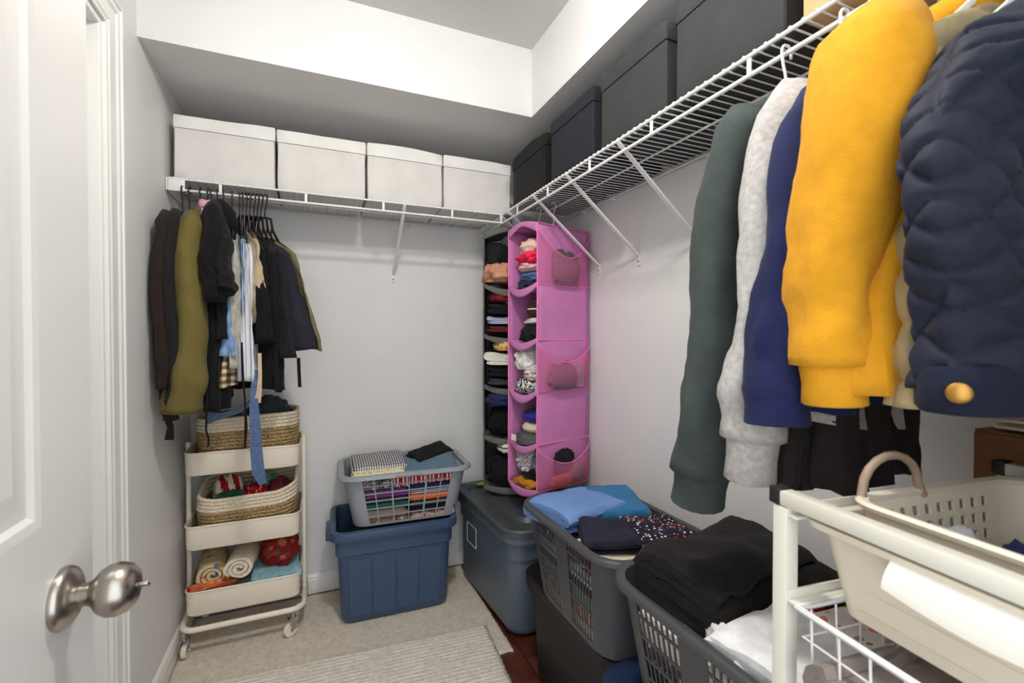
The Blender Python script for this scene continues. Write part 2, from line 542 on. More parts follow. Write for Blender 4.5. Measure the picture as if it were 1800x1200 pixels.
# right shelf: local x runs toward the camera (world -y)
right_shelf = wire_shelf('wire_shelf', 'white wire shelf along the right wall carrying the black boxes', 2.27, XR - SX, (XR, YB - 0.006, ZS), R(-90),
    [YB - y for y in (1.874, 1.585, 1.291, 0.991, 0.692, 0.392)], 0.35, [YB - y for y in (1.97, 1.707, 1.439, 1.136, 0.40)], [0.55, 0.78, 1.02, 1.28, 1.55, 1.85])
# deck wires of the corner, running on over the back wall corner
wmc = right_shelf.children[4].data
x = 0.015
while x < 0.34:
    share('deck_wire', wmc, right_shelf, (x, 0, 0)); x += 0.0254

# ------------------------------------------------------------------ storage boxes
def fabric_box(name, label, group, loc, rz, w, d, h, lidh, mat, lmat, seed, bulge=0.004, sag=0.006, tilt=0.0):
    t = thing(name, label, 'storage box', loc, rz, group)
    def wob(x, y, z, amt):
        return (x + amt * fb((x * 6, y * 6, z * 6), seed), y + amt * fb((x * 6 + 9, y * 6, z * 6), seed + 1), z)
    def outline(ww, dd, r, z, bl):
        pts = []
        N = 9
        base = []
        c = [(-ww / 2, -dd / 2), (ww / 2, -dd / 2), (ww / 2, dd / 2), (-ww / 2, dd / 2)]
        for i in range(4):
            (x0, y0), (x1, y1) = c[i], c[(i + 1) % 4]
            nx, ny = (y1 - y0), -(x1 - x0)
            l = math.hypot(nx, ny); nx /= l; ny /= l
            for k in range(N):
                f = (k + 0.5) / N
                f = 0.012 + 0.976 * (k / (N - 1))
                b_ = bl * math.sin(PI * f)
                pts.append(wob(x0 + (x1 - x0) * f + nx * b_, y0 + (y1 - y0) * f + ny * b_, z, 0.0022))
        return pts
    mb = MB()
    hb = h - lidh
    rings = [outline(w - 0.006, d - 0.006, 0, 0.0, 0), outline(w - 0.002, d - 0.002, 0, 0.004, 0)]
    for k in range(1, 6):
        z = hb * k / 5
        rings.append(outline(w - 0.002, d - 0.002, 0, z, bulge * math.sin(PI * k / 5)))
    mb.loft(rings, True, True)
    obj('box_body', mb, mat, t, 40)
    lb = MB()
    def ztop(x, y):
        return h - sag * (1 - min(1, (2 * abs(x) / w) ** 2)) * 1.0 + tilt * x + 0.003 * fb((x * 5, y * 5, 0), seed + 3)
    r0 = outline(w + 0.003, d + 0.003, 0, hb + 0.002, 0)
    r1 = outline(w + 0.003, d + 0.003, 0, h - 0.004, 0.001)
    r1 = [(x, y, ztop(x, y) - 0.004) for x, y, z in r1]
    r2 = [(x * 0.988, y * 0.988, ztop(x, y)) for x, y, z in r1]
    r3 = [(x * 0.5, y * 0.5, ztop(x * 0.5, y * 0.5) - sag * 0.6) for x, y, z in r1]
    lb.loft([r0, r1, r2, r3], True, True)
    obj('box_lid', lb, lmat, t, 40)
    return t
m_wbox = FAB('white_box_cloth', (222, 219, 214), 0.02, 12, 0.8, 0.25)
m_wlid = FAB('white_box_lid_cloth', (238, 236, 231), 0.02, 12, 0.8, 0.25)
DECK = ZS + 0.0066
wl_ = ['white fabric box at the left wall end of the back shelf', 'white fabric box second from the left on the back shelf', 'white fabric box third from the left, its lid slightly lifted', 'white fabric box at the right end of the back shelf, next to the black boxes']
wx = [(-0.478, -0.143), (-0.137, 0.199), (0.204, 0.531), (0.536, 0.868)]
for k, (a, b_) in enumerate(wx):
    fabric_box('fabric_storage_box', wl_[k], 'white boxes on the back shelf', ((a + b_) / 2, 2.045 + 0.152, DECK), 0, b_ - a - 0.004, 0.300, 0.236, 0.052, m_wbox, m_wlid, k + 1.0, 0.003, (0.002, 0.003, -0.006, -0.002)[k], (0.02, 0.0, -0.01, -0.01)[k])
m_char = FAB('charcoal_box_cloth', (50, 52, 52), 0.05, 14, 0.75, 0.3)
m_nav = FAB('navy_black_box_cloth', (31, 32, 40), 0.05, 14, 0.75, 0.3)
m_blk = FAB('black_box_cloth', (24, 23, 24), 0.05, 14, 0.75, 0.3)
for k, (y0, y1, mt, lb, sg) in enumerate([(1.635, 1.965, m_blk, 'black fabric box in the corner beside the white boxes', -0.012), (1.295, 1.590, m_nav, 'navy black fabric box second from the corner on the right shelf', 0.0), (0.953, 1.250, m_char, 'charcoal fabric box with a bulging lid, third from the corner on the right shelf', -0.016), (0.622, 0.920, m_char, 'charcoal fabric box at the near end of the right shelf beside the cardboard box', -0.014)]):
    # long side along the shelf; local x along world -y
    fabric_box('fabric_storage_box', lb, 'black boxes on the right shelf', (0.838 + 0.147, (y0 + y1) / 2, DECK), R(-90), y1 - y0, 0.290, (0.225, 0.240, 0.240, 0.252)[k], 0.050, mt, mt, k + 11.0, 0.004, sg)
# cardboard box on the shelf end
m_card = PM('cardboard', (200, 164, 118), 0.8, bump=0.12, bscale=30, bsc=(1, 1, 12), var=0.06, vscale=7)
m_tape = PM('clear_tape', (222, 205, 170), 0.15)
def carton(name, label, loc, rz, w, d, h, mat, tape=True):
    t = thing(name, label, 'cardboard box', loc, rz)
    obj('carton_body', MB().box((0, 0, h / 2), (w, d, h - 0.006), 0.003), mat, t, 30)
    fl_ = mesh_of('flap', MB().box((0, 0, 0), (w - 0.002, d / 2 - 0.002, 0.003), 0.001), mat, 30)
    for s in (-1, 1):
        share('flap', fl_, t, (0, s * d / 4, h - 0.0015))
    if tape:
        tp = MB().box((0, 0, h + 0.0006), (w + 0.002, 0.05, 0.0008))
        tp.box((-w / 2 - 0.0006, 0, h - 0.045), (0.0008, 0.05, 0.09)).box((w / 2 + 0.0006, 0, h - 0.045), (0.0008, 0.05, 0.09))
        obj('tape', tp, m_tape, t, 0)
    return t
carton('cardboard_box', 'taped cardboard box at the near end of the right wire shelf', (0.838 + 0.14, 0.435, DECK), R(0), 0.28, 0.30, 0.20, m_card)
# ------------------------------------------------------------------ garments
def hanger(label, loc, rz, W, drop, mat, r=0.0032, zt=0.10, group=None, clip=False):
    """hook, neck and shoulder arms. local x lateral; origin on the rail"""
    t = thing('clothes_hanger', label, 'hanger', loc, rz, group)
    rr = 0.013
    pts = [(-rr * 0.9, 0, -0.012)]
    for k in range(9):
        a = R(195 - 205 * k / 8)
        pts.append((rr * math.cos(a), 0, rr * math.sin(a) - 0.002))
    pts += [(rr * 0.7, 0, -0.026), (0.004, 0, -0.040), (0, 0, -0.058), (0, 0, -zt + 0.012)]
    # rail runs across the garment: the hook lies in the plane of the garment
    obj('hook', MB().tube(pts, r * 0.85, 6), mat, t, 60)
    A = W * 0.92
    arm = [(-A, 0, -zt - drop), (-A * 0.55, 0, -zt - drop * 0.45), (-0.03, 0, -zt + 0.004), (0, 0, -zt + 0.012), (0.03, 0, -zt + 0.004), (A * 0.55, 0, -zt - drop * 0.45), (A, 0, -zt - drop)]
    obj('hanger_arms', MB().tube(arm, r * 1.25, 6, flat=1.3), mat, t, 60)
    if clip:
        for s in (-1, 1):
            obj('notch', MB().tube([(s * A * 0.5, 0, -zt - drop * 0.38), (s * A * 0.42, 0, -zt - drop * 0.38 - 0.03), (s * A * 0.52, 0, -zt - drop * 0.38 - 0.036)], r, 6), mat, t, 60)
        obj('cross_bar', MB().tube([(-A, 0, -zt - drop), (0, 0, -zt - drop - 0.006), (A, 0, -zt - drop)], r, 6), mat, t, 60)
    return t

def torso(W, hemW, L, T, drop, zt, seed, folds=5, amp=0.012, hemT=None, lean=(0, 0), neck=0.05, N=44, K=26, hemw=0.012, top=0.0, asym=0.0, belly=0.0):
    """closed cloth body; local x lateral, y along the rail"""
    hemT = hemT or T * 1.25
    rings = []
    rnd = random.Random(seed * 13 + 5)
    ph = [rnd.uniform(0, 6.28) for _ in range(4)]
    for i in range(K + 1):
        v = i / K
        Wv = W + (hemW - W) * (v ** 1.1) + belly * math.sin(PI * min(1, v * 1.12)) ** 1.2 * (v < 0.893)
        Tv = (0.010 + (T - 0.010) * min(1, v / 0.12) ** 0.6) + (hemT - T) * v
        rg = []
        for j in range(N):
            a = 2 * PI * j / N
            ca, sa = math.cos(a), math.sin(a)
            s = math.copysign(abs(ca) ** 0.75, ca)
            l = s * Wv
            n = math.copysign(abs(sa) ** 0.8, sa) * Tv
            A = amp * (0.15 + v) * min(1, v * 5)
            n += A * (math.sin(folds * s * 2.1 + ph[0] + v * 0.8) + 0.5 * math.sin(folds * s * 4.7 + ph[1] - v * 1.7))
            l += 0.5 * A * math.sin(folds * 3 * a + ph[2]) + 0.010 * v * fb((s * 2, v * 3, 0), seed + 4)
            n += 0.010 * fb((s * 3, v * 4, sa), seed) * min(1, v * 6)
            z = -zt - (drop * abs(s) ** 1.15 + (neck * math.exp(-(s / 0.22) ** 2) * 0.3)) * (1 - v) ** 1.6 - v * L
            z += hemw * v * v * math.sin(3 * s + ph[3]) + asym * s * v
            l += lean[0] * v; n += lean[1] * v
            rg.append((l, n, z))
        rings.append(rg)
    return MB().loft(rings, True, True)

def sleeve_mb(side, W, zt, drop, length, r0, r1, seed, out=0.0, lean=0.0, flat=0.7, bend=0.0, K=30, N=26, sag=0.02, wr=0.006, start=0.80):
    pts = [Vector((side * W * start, 0, -zt - drop * 0.55)), Vector((side * W * 0.97, 0, -zt - drop * 0.95 - 0.012))]
    base = pts[-1]
    for k in range(1, K + 1):
        v = k / K
        x = base.x + side * (out * v + 0.018 * math.sin(min(1, v * 4) * PI / 2) + bend * math.sin(PI * v))
        pts.append(Vector((x, lean * v + 0.008 * math.sin(2.2 * v * PI + seed), base.z - 0.01 - length * v)))
    rings = []
    n = len(pts)
    for i, p in enumerate(pts):
        v = max(0, (i - 1) / (n - 2))
        t = (pts[min(i + 1, n - 1)] - pts[max(i - 1, 0)]).normalized()
        bn = Vector((0, 1, 0)); bn = (bn - t * bn.dot(t)).normalized()
        sd = t.cross(bn)
        rr = r0 + (r1 - r0) * v
        if i == 0: rr *= 0.75
        rg = []
        for j in range(N):
            a = 2 * PI * j / N
            q = p + sd * rr * math.cos(a) + bn * rr * flat * math.sin(a)
            w = wr * (0.4 + v) * (1 if v < 0.88 else max(0.15, 1 - (v - 0.88) / 0.12))
            dsp = w * 1.2 * fb((math.cos(a) * 1.6, math.sin(a) * 1.6, v * 5.5), seed) + w * 0.7 * math.sin(v * 22 + 2 * math.sin(a + seed) + seed) * max(0, v - 0.55) * 2
            dsp += w * 0.55 * math.sin(3 * a + seed * 1.7 + 1.5 * v) * (0.35 + v) + w * 0.35 * math.sin(5 * a - seed) * v
            q = q + (sd * math.cos(a) + bn * math.sin(a)) * dsp
            rg.append(q)
        rings.append(rg)
    return MB().loft(rings, True, True), pts[-1], (pts[-1] - pts[-3]).normalized()

def cuff_mb(p, d, r, h, flat, seed, k=30, skew=0.0):
    rings = []
    bn = Vector((0, 1, 0)); bn = (bn - d * bn.dot(d)).normalized(); sd = d.cross(bn)
    prof = [(0.96, -0.014), (1.02, 0.0), (0.97, 0.012), (0.93, h * 0.5), (0.97, h), (0.90, h + 0.002), (0.86, h * 0.6), (0.84, 0.0)]
    for f, z in prof:
        rings.append([p + d * (z + skew * math.cos(2 * PI * j / k) * max(0, z)) + sd * (r * f * math.cos(2 * PI * j / k) + 0.0012 * (j % 2)) + bn * (r * flat * f * math.sin(2 * PI * j / k) + 0.0012 * (j % 2)) for j in range(k)])
    return MB().loft(rings, True, True)

def garment(name, label, cat, loc, rz, mat, group=None, W=0.20, hemW=None, L=0.6, T=0.03, drop=0.07, zt=0.10, seed=1, folds=4, amp=0.012, sleeve=None, cuff=None, cuffmat=None, collar=None, collarmat=None, hood=False, hem=None, lean=(0, 0), hemT=None, hemw=0.012, sides=(-1, 1), asym=0.0, N=44, K=26):
    t = thing(name, label, cat, loc, rz, group)
    obj('body', torso(W, hemW or W * 1.08, L, T, drop, zt, seed, folds, amp, hemT, lean, hemw=hemw, asym=asym, N=N, K=K), mat, t, 180)
    if sleeve:
        for s in sides:
            kw = dict(sleeve); kw.setdefault('seed', seed + s)
            mb, pe, de = sleeve_mb(s, W, zt, drop, **kw)
            so = obj('sleeve', mb, mat, t, 180)
            if cuff:
                obj('cuff', cuff_mb(pe, de, kw['r1'] * cuff[0], cuff[1], kw.get('flat', 0.7), seed), cuffmat or mat, so, 60)
    if collar:
        w_, h_ = collar
        pts = []
        for k in range(20):
            a = 2 * PI * k / 20
            pts.append((w_ * math.cos(a), (T * 0.8 + 0.008) * math.sin(a), -zt - 0.004 + h_ * (0.2 + 0.5 * abs(math.sin(a))) - 0.01 * abs(math.cos(a))))
        obj('collar', MB().tube(pts, h_, 8, closed=True, up=(0, 0, 1), flat=1.5), collarmat or mat, t, 60)
    if hood:
        rg = []
        for i in range(13):
            v = i / 12
            ww = 0.085 * math.sin(0.35 + v * 2.5) + 0.01
            rg.append([(ww * math.cos(2 * PI * j / 20), 0.012 + (0.03 + 0.03 * math.sin(v * 3)) * math.sin(2 * PI * j / 20) + 0.008 * fb((j, v * 4, 1), seed), -zt + 0.03 - v * 0.15 + 0.01 * math.cos(4 * PI * j / 20)) for j in range(20)])
        obj('hood', MB().loft(rg, True, True), mat, t, 180)
    return t

def strap(name, label, pts, w, th, mat, cat='cord', up=(0, 1, 0)):
    """flat ribbon swept through world points"""
    P = [Vector(p) for p in pts]
    o = P[-1].copy()
    mb = MB()
    rings = []
    for i, p in enumerate(P):
        t = (P[min(i + 1, len(P) - 1)] - P[max(i - 1, 0)]).normalized()
        u = Vector(up); n = (u - t * u.dot(t)).normalized(); s = t.cross(n)
        ww = w[i] if isinstance(w, (list, tuple)) else w
        rings.append([p - o + s * ww / 2 + n * th / 2, p - o - s * ww / 2 + n * th / 2, p - o - s * ww / 2 - n * th / 2, p - o + s * ww / 2 - n * th / 2])
    mb.loft(rings, True, True)
    ob = obj(name, mb, mat, None, 40, o)
    return tag(ob, label, cat)

# ------------------------------------------------------------------ folded, crumpled and rolled cloth
def folded_mb(w, d, h, layers, seed, wave=0.006, nd=12, sag=0.0, rough=1.0, lift=None):
    """serpentine folded cloth, folds along local y; lies on z=0"""
    th = h / layers
    cl = []
    for i in range(layers):
        z = (i + 0.5) * th
        inset = 0.012 * ((i * 7 + seed * 3) % 3) / 2
        xs = [(-w / 2 + th / 2 + inset) + (w - th - inset) * k / 9 for k in range(10)]
        if i % 2: xs = xs[::-1]
        for x in xs: cl.append((x, z))
        if i < layers - 1:
            x = xs[-1]; sg = 1 if i % 2 == 0 else -1
            for k in range(1, 4):
                a = -PI / 2 + PI * k / 4
                cl.append((x + sg * th / 2 * math.cos(a), z + th / 2 + th / 2 * math.sin(a)))
    n = len(cl)
    left, right = [], []
    ht = th * 0.47
    for i in range(n):
        x0, z0 = cl[max(i - 1, 0)]; x1, z1 = cl[min(i + 1, n - 1)]
        tx, tz = x1 - x0, z1 - z0
        l = math.hypot(tx, tz) or 1
        tx /= l; tz /= l
        k = 0.4 if i in (0, n - 1) else 1.0
        left.append((cl[i][0] - tz * ht * k, cl[i][1] + tx * ht * k))
        right.append((cl[i][0] + tz * ht * k, cl[i][1] - tx * ht * k))
    poly = left + right[::-1]
    rings = []
    for j in range(nd + 1):
        v = j / nd
        y = (v - 0.5) * d
        e = min(v, 1 - v) * d
        sq = 1 - 0.35 * max(0, 1 - e / 0.02) ** 2
        rg = []
        for x, z in poly:
            zz = h / 2 + (z - h / 2) * sq if z > h * 0.5 else z
            dx = wave * 0.9 * fb((x * 5, y * 8, z * 12), seed) * rough
            dy = wave * 0.9 * fb((x * 8, y * 5, z * 12 + 5), seed + 2)
            dz = wave * (z / h) * (fb((x * 7, y * 7, 0), seed + 4) + 0.5 * fb((x * 19, y * 15, 0), seed + 6))
            f = 1 - (2 * x / w) ** 2
            dz += sag * (z / h) * f
            if lift: dz += lift(x, y) * (z / h)
            rg.append((x + dx, y + dy, max(zz + dz, 0.0 if z < th else 0.001)))
        rings.append(rg)
    return MB().loft(rings, True, True)
def folded(name, label, loc, rz, w, d, h, layers, mat, seed=1, cat='folded clothes', group=None, tilt=None, **kw):
    o = obj(name, folded_mb(w, d, h, layers, seed, **kw), mat, None, 50, loc, rz)
    if tilt: o.rotation_euler = (tilt[0], tilt[1], rz)
    return tag(o, label, cat, group)
def crumple_mb(sx, sy, sz, seed, amp=0.25, freq=2.2, nu=44, nv=24, flat=0.35):
    rings = []
    for i in range(1, nv):
        ph = PI * i / nv
        rg = []
        for j in range(nu):
            a = 2 * PI * j / nu
            n = Vector((math.sin(ph) * math.cos(a), math.sin(ph) * math.sin(a), math.cos(ph)))
            k = 1 + amp * fb(n, seed, freq, 4) - amp * 0.8 * abs(fb(n, seed + 3, freq * 1.6, 3))
            x, y, z = n.x * k, n.y * k, n.z * k
            x = math.copysign(abs(x) ** 0.8, x); y = math.copysign(abs(y) ** 0.8, y)
            z = max(z, -1 + flat)
            rg.append((x * sx / 2, y * sy / 2, (z + 1 - flat) / (2 - flat) * sz))
        rings.append(rg)
    return MB().loft(rings[::-1], True, True)
def crumple(name, label, loc, rz, sx, sy, sz, mat, seed=1, cat='clothes', group=None, **kw):
    o = obj(name, crumple_mb(sx, sy, sz, seed, **kw), mat, None, 180, loc, rz)
    return tag(o, label, cat, group)
def roll_mb(length, rad, turns, th, seed, squash=0.85):
    """spiral rolled towel, axis along local y, resting on z=0"""
    n = int(turns * 22)
    cl = []
    for k in range(n + 1):
        a = 2 * PI * turns * k / n
        r_ = th * 0.6 + (rad - th * 0.6) * k / n
        cl.append((r_ * math.cos(a), r_ * math.sin(a)))
    L_, R_ = [], []
    for i in range(n + 1):
        x0, z0 = cl[max(i - 1, 0)]; x1, z1 = cl[min(i + 1, n)]
        tx, tz = x1 - x0, z1 - z0; l = math.hypot(tx, tz) or 1
        tx /= l; tz /= l
        L_.append((cl[i][0] - tz * th / 2, cl[i][1] + tx * th / 2)); R_.append((cl[i][0] + tz * th / 2, cl[i][1] - tx * th / 2))
    poly = L_ + R_[::-1]
    rings = []
    for j in range(9):
        v = j / 8; y = (v - 0.5) * length
        rings.append([(x + 0.004 * fb((x * 12, y * 9, z * 12), seed), y + 0.012 * fb((x * 14, z * 14, v), seed + 1), (z + rad) * squash + 0.003 * fb((x * 10, y * 10, z * 9), seed + 5)) for x, z in poly])
    return MB().loft(rings, True, True)
# ------------------------------------------------------------------ clothes hanging at the left end of the back shelf
m_hang = PM('black_hanger_plastic', (22, 20, 20), 0.45)
F = FAB
c_brown = F('dark_brown_wool', (44, 34, 29)); c_black = F('black_cotton', (24, 22, 24)); c_black2 = F('soft_black_knit', (19, 18, 20))
c_olive = F('olive_canvas', (108, 97, 52), 0.05, 14); c_pinkb = F('pink_satin', (228, 170, 190), rough=0.5); c_salm = F('salmon_cloth', (196, 128, 100))
c_charc = F('charcoal_jersey', (34, 31, 33)); c_navyd = F('dark_navy_twill', (38, 37, 47)); c_navyd2 = F('blue_black_twill', (30, 29, 36))
c_oat = F('oatmeal_waffle', (178, 174, 162), 0.10, 60); c_tan = F('tan_linen', (200, 178, 148)); c_denim = F('light_denim', (128, 160, 200), 0.12, 70)
c_oliv2 = F('olive_edge_cloth', (112, 106, 74))
c_bstr = STRIPE('blue_stripe_cotton', [(0, (98, 128, 176)), (0.35, (196, 208, 224)), (0.55, (98, 128, 176)), (0.8, (226, 230, 234))], 1, 90)
c_wstr = STRIPE('white_stripe_cotton', [(0, (222, 224, 230)), (0.70, (112, 104, 122)), (0.82, (222, 224, 230))], 1, 70)
c_plaid = CHECK('brown_plaid', (86, 62, 44), (150, 120, 90), (222, 210, 190), (1, 2), 38)
GL = 'clothes hanging at the left end of the back shelf'
GH = 'black plastic hangers on the back rail'
RODY = SY + 0.002
def hang_left(x, dl, name, label, cat, mat, W, L, hl, clip=False, drop=0.07, zt=0.10, hang=True, yoff=0.0, **kw):
    loc = (x, RODY, ZR + 0.004); rz = R(-90 + dl)
    if hang:
        hanger(hl, loc, rz, 0.075 if clip else min(W, 0.19), drop, m_hang, group=GH, clip=clip, zt=min(zt, 0.09) if clip else min(zt, 0.10))
    return garment(name, label, cat, loc, rz, mat, GL, W=W, L=L, drop=drop, zt=zt, **kw)
SL = lambda **k: k
hang_left(-0.447, -4, 'coat', 'dark brown coat hanging against the left wall', 'coat', c_brown, 0.185, 0.64, 'black hanger closest to the left wall', T=0.024, hemW=0.20, seed=1, sleeve=SL(length=0.52, r0=0.045, r1=0.042, flat=0.5), sides=(1,))
hang_left(-0.425, -3, 'jacket', 'black jacket between the dark brown coat and the olive jacket', 'jacket', c_charc, 0.175, 0.62, 'black hanger of the black jacket left of the olive one', T=0.022, drop=0.06, seed=2, sleeve=SL(length=0.60, r0=0.05, r1=0.042, flat=0.5, out=0.01), sides=(1,), cuff=(1.0, 0.035))
hang_left(-0.392, 2, 'jacket', 'olive green field jacket with a wide sleeve', 'jacket', c_olive, 0.165, 0.62, 'black hanger holding the olive jacket', T=0.028, drop=0.055, seed=3, sleeve=SL(length=0.62, r0=0.046, r1=0.066, flat=0.9, out=0.01, lean=-0.020, wr=0.008), sides=(1,), hood=True, hemw=0.02)
hang_left(-0.368, 3, 'blouse', 'pink satin blouse with a collar standing up at the rail', 'blouse', c_pinkb, 0.135, 0.30, 'black hanger of the pink blouse', T=0.012, drop=0.04, zt=0.055, seed=4, collar=(0.045, 0.014))
hang_left(-0.358, 4, 'blouse', 'salmon blouse peeking out beside the pink one', 'blouse', c_salm, 0.160, 0.36, 'black hanger of the salmon blouse', T=0.010, drop=0.05, seed=5)
hang_left(-0.338, 5, 'coat', 'long black coat right of the olive jacket', 'coat', c_black2, 0.175, 0.72, 'black hanger holding the long black coat', T=0.026, drop=0.05, zt=0.07, seed=6, hood=True, sleeve=SL(length=0.28, r0=0.055, r1=0.05, flat=0.6, out=0.03), sides=(1,))
hang_left(-0.318, 8, 'top', 'short sleeved black top right of the long black coat', 'top', c_black, 0.175, 0.42, 'black hanger of the short sleeved black top', T=0.020, drop=0.08, zt=0.12, seed=7, sleeve=SL(length=0.17, r0=0.05, r1=0.06, flat=0.5, out=0.035), sides=(1,))
hang_left(-0.312, 8, 'shirt', 'brown plaid shirt hanging below the denim shorts', 'shirt', c_plaid, 0.13, 0.20, '', hang=False, T=0.020, drop=0.02, zt=0.52, seed=8)
hang_left(-0.300, 9, 'shorts', 'light blue denim shorts hung low behind the waffle shirt', 'shorts', c_denim, 0.15, 0.26, '', hang=False, T=0.024, drop=0.02, zt=0.36, seed=9)
hang_left(-0.290, 10, 'shirt', 'oatmeal grey waffle knit shirt in the middle of the hanging row', 'shirt', c_oat, 0.150, 0.52, 'black clip hanger above the waffle knit shirt', True, T=0.020, drop=0.09, zt=0.13, seed=10, folds=6, amp=0.008)
hang_left(-0.266, 13, 'shirt', 'blue striped shirt beside the waffle knit shirt', 'shirt', c_bstr, 0.135, 0.50, 'black clip hanger above the blue striped shirt', True, T=0.014, drop=0.08, zt=0.13, seed=11, amp=0.006)
hang_left(-0.256, 16, 'dress', 'white striped dress showing below the black flared top', 'dress', c_wstr, 0.150, 0.57, 'black clip hanger above the white striped dress', True, T=0.022, drop=0.09, zt=0.14, hemW=0.17, seed=12, amp=0.014)
hang_left(-0.243, 20, 'shirt', 'tan linen shirt edge between the black tops', 'shirt', c_tan, 0.160, 0.36, 'black clip hanger above the tan shirt', True, T=0.010, drop=0.09, zt=0.12, hemW=0.15, seed=13)
hang_left(-0.232, 26, 'top', 'black flared top with long hanging ties', 'top', c_black2, 0.125, 0.42, 'black clip hanger above the black flared top', True, T=0.024, drop=0.08, zt=0.14, hemW=0.20, seed=14, amp=0.016, hemT=0.045)
hang_left(-0.218, 34, 'jacket', 'long black jacket behind the flared top', 'jacket', c_black, 0.150, 0.60, 'black clip hanger above the long black jacket', True, T=0.020, drop=0.09, zt=0.14, hemW=0.15, seed=15, lean=(0.02, 0))
hang_left(-0.206, 39, 'jacket', 'blue black jacket left of the two navy jackets', 'jacket', c_navyd2, 0.150, 0.47, 'black clip hanger above the blue black jacket', True, T=0.018, drop=0.09, zt=0.14, hemW=0.235, seed=16, folds=5)
hang_left(-0.194, 44, 'jacket', 'dark navy jacket, second from the right of the hanging row', 'jacket', c_navyd, 0.150, 0.45, 'black clip hanger above the dark navy jacket', True, T=0.018, drop=0.09, zt=0.14, hemW=0.265, seed=17, folds=5)
hang_left(-0.180, 48, 'jacket', 'olive edged jacket at the right end of the hanging row', 'jacket', c_oliv2, 0.150, 0.45, 'rightmost black clip hanger on the back rail', True, T=0.010, drop=0.09, zt=0.14, hemW=0.275, seed=18)
# loose ties and belts
m_cord = F('black_cord', (26, 20, 20))
strap('drawstring', 'thin black drawstring with a knot in front of the upper rope basket', [(-0.345, 1.86, 1.06), (-0.343, 1.85, 0.98), (-0.346, 1.85, 0.90), (-0.338, 1.85, 0.872), (-0.340, 1.85, 0.845)], 0.006, 0.003, m_cord, 'cord')
strap('tie_ribbon', 'long thin black ribbon hanging in front of the rope basket', [(-0.240, 1.87, 1.20), (-0.236, 1.86, 1.08), (-0.230, 1.86, 0.98), (-0.228, 1.86, 0.90), (-0.232, 1.86, 0.825)], [0.005, 0.007, 0.006, 0.010, 0.006], 0.002, m_cord, 'cord')
strap('denim_belt', 'blue denim belt hanging in front of the cart', [(-0.198, 1.88, 1.10), (-0.203, 1.86, 1.00), (-0.200, 1.85, 0.92), (-0.196, 1.85, 0.82), (-0.190, 1.85, 0.74), (-0.176, 1.85, 0.695)], [0.020, 0.026, 0.034, 0.038, 0.040, 0.024], 0.004, F('blue_denim', (84, 104, 140), 0.12, 60), 'belt')
strap('denim_strap', 'grey blue denim strap lying over the rim of the upper rope basket', [(-0.225, 2.03, 0.965), (-0.275, 2.02, 0.935), (-0.33, 2.02, 0.921), (-0.375, 2.015, 0.918)], [0.016, 0.020, 0.022, 0.050], 0.004, F('grey_denim', (96, 112, 132), 0.12, 60), 'belt')
strap('tan_tie', 'tan drawstring with a tassel below the black top', [(-0.185, 1.87, 1.16), (-0.183, 1.86, 1.08), (-0.186, 1.86, 1.03), (-0.192, 1.86, 0.985)], [0.012, 0.012, 0.016, 0.022], 0.004, c_tan, 'cord')
strap('black_tie', 'pair of thin black ties below the navy jackets', [(-0.060, 1.90, 1.14), (-0.058, 1.90, 1.08), (-0.056, 1.90, 1.03)], 0.012, 0.003, m_cord, 'cord')
strap('brown_tie', 'dark brown tie end hanging by the left wall', [(-0.455, 1.86, 1.02), (-0.460, 1.86, 0.96), (-0.448, 1.86, 0.92), (-0.452, 1.86, 0.875)], [0.015, 0.022, 0.018, 0.026], 0.004, c_brown, 'belt')

# ------------------------------------------------------------------ rolling cart
m_cart = PM('cream_steel', (240, 229, 212), 0.38, bump=0.03, bscale=200, var=0.015)
m_chrome = PM('chrome', (190, 190, 190), 0.15, 1.0)
m_tyre = PM('caster_wheel', (232, 222, 205), 0.5)
CX, CY = -0.262, 2.205
CWD, CDP = 0.396, 0.295
cart = thing('rolling_cart', 'cream metal three tier rolling cart in the left corner', 'cart', (CX, CY, 0.009))
def tray(z0, z1):
    mb = MB()
    rin = 0.035
    mb.loft([ring(CWD - 0.012, CDP - 0.012, rin - 0.004, z0), ring(CWD - 0.002, CDP - 0.002, rin, z0 + 0.006), ring(CWD, CDP, rin, z1 - 0.004), ring(CWD + 0.006, CDP + 0.006, rin + 0.003, z1 - 0.003),
             ring(CWD + 0.008, CDP + 0.008, rin + 0.004, z1 + 0.001), ring(CWD + 0.004, CDP + 0.004, rin + 0.002, z1 + 0.004), ring(CWD - 0.002, CDP - 0.002, rin, z1 + 0.001),
             ring(CWD - 0.005, CDP - 0.005, rin, z1 - 0.004), ring(CWD - 0.005, CDP - 0.005, rin, z0 + 0.008), ring(CWD - 0.03, CDP - 0.03, rin, z0 + 0.004)], True, True)
    return mb
TR = [(0.150, 0.242), (0.400, 0.490), (0.683, 0.768)]
for z0, z1 in TR:
    obj('tray', tray(z0, z1), m_cart, cart, 40)
for s in (-1, 1):
    xo = s * (CWD / 2 + 0.013)
    obj('side_post', MB().tube([(xo, 0, 0.782), (xo, 0, 0.5), (xo, 0, 0.115)], 0.0095, 12), m_cart, cart, 60)
    cm = obj('post_cap', MB().revolve([(0.0, 0.788), (0.0085, 0.786), (0.0105, 0.781), (0.0105, 0.774), (0.0, 0.774)], 12, (xo, 0, 0)), m_cart, cart, 60)
    cl_ = mesh_of('post_collar', MB().revolve([(0.0, -0.012), (0.0112, -0.012), (0.0115, 0), (0.0112, 0.012), (0.0, 0.012)], 12), m_cart, 60)
    for z0, z1 in TR:
        share('post_collar', cl_, cart, (xo, 0, (z0 + z1) / 2))
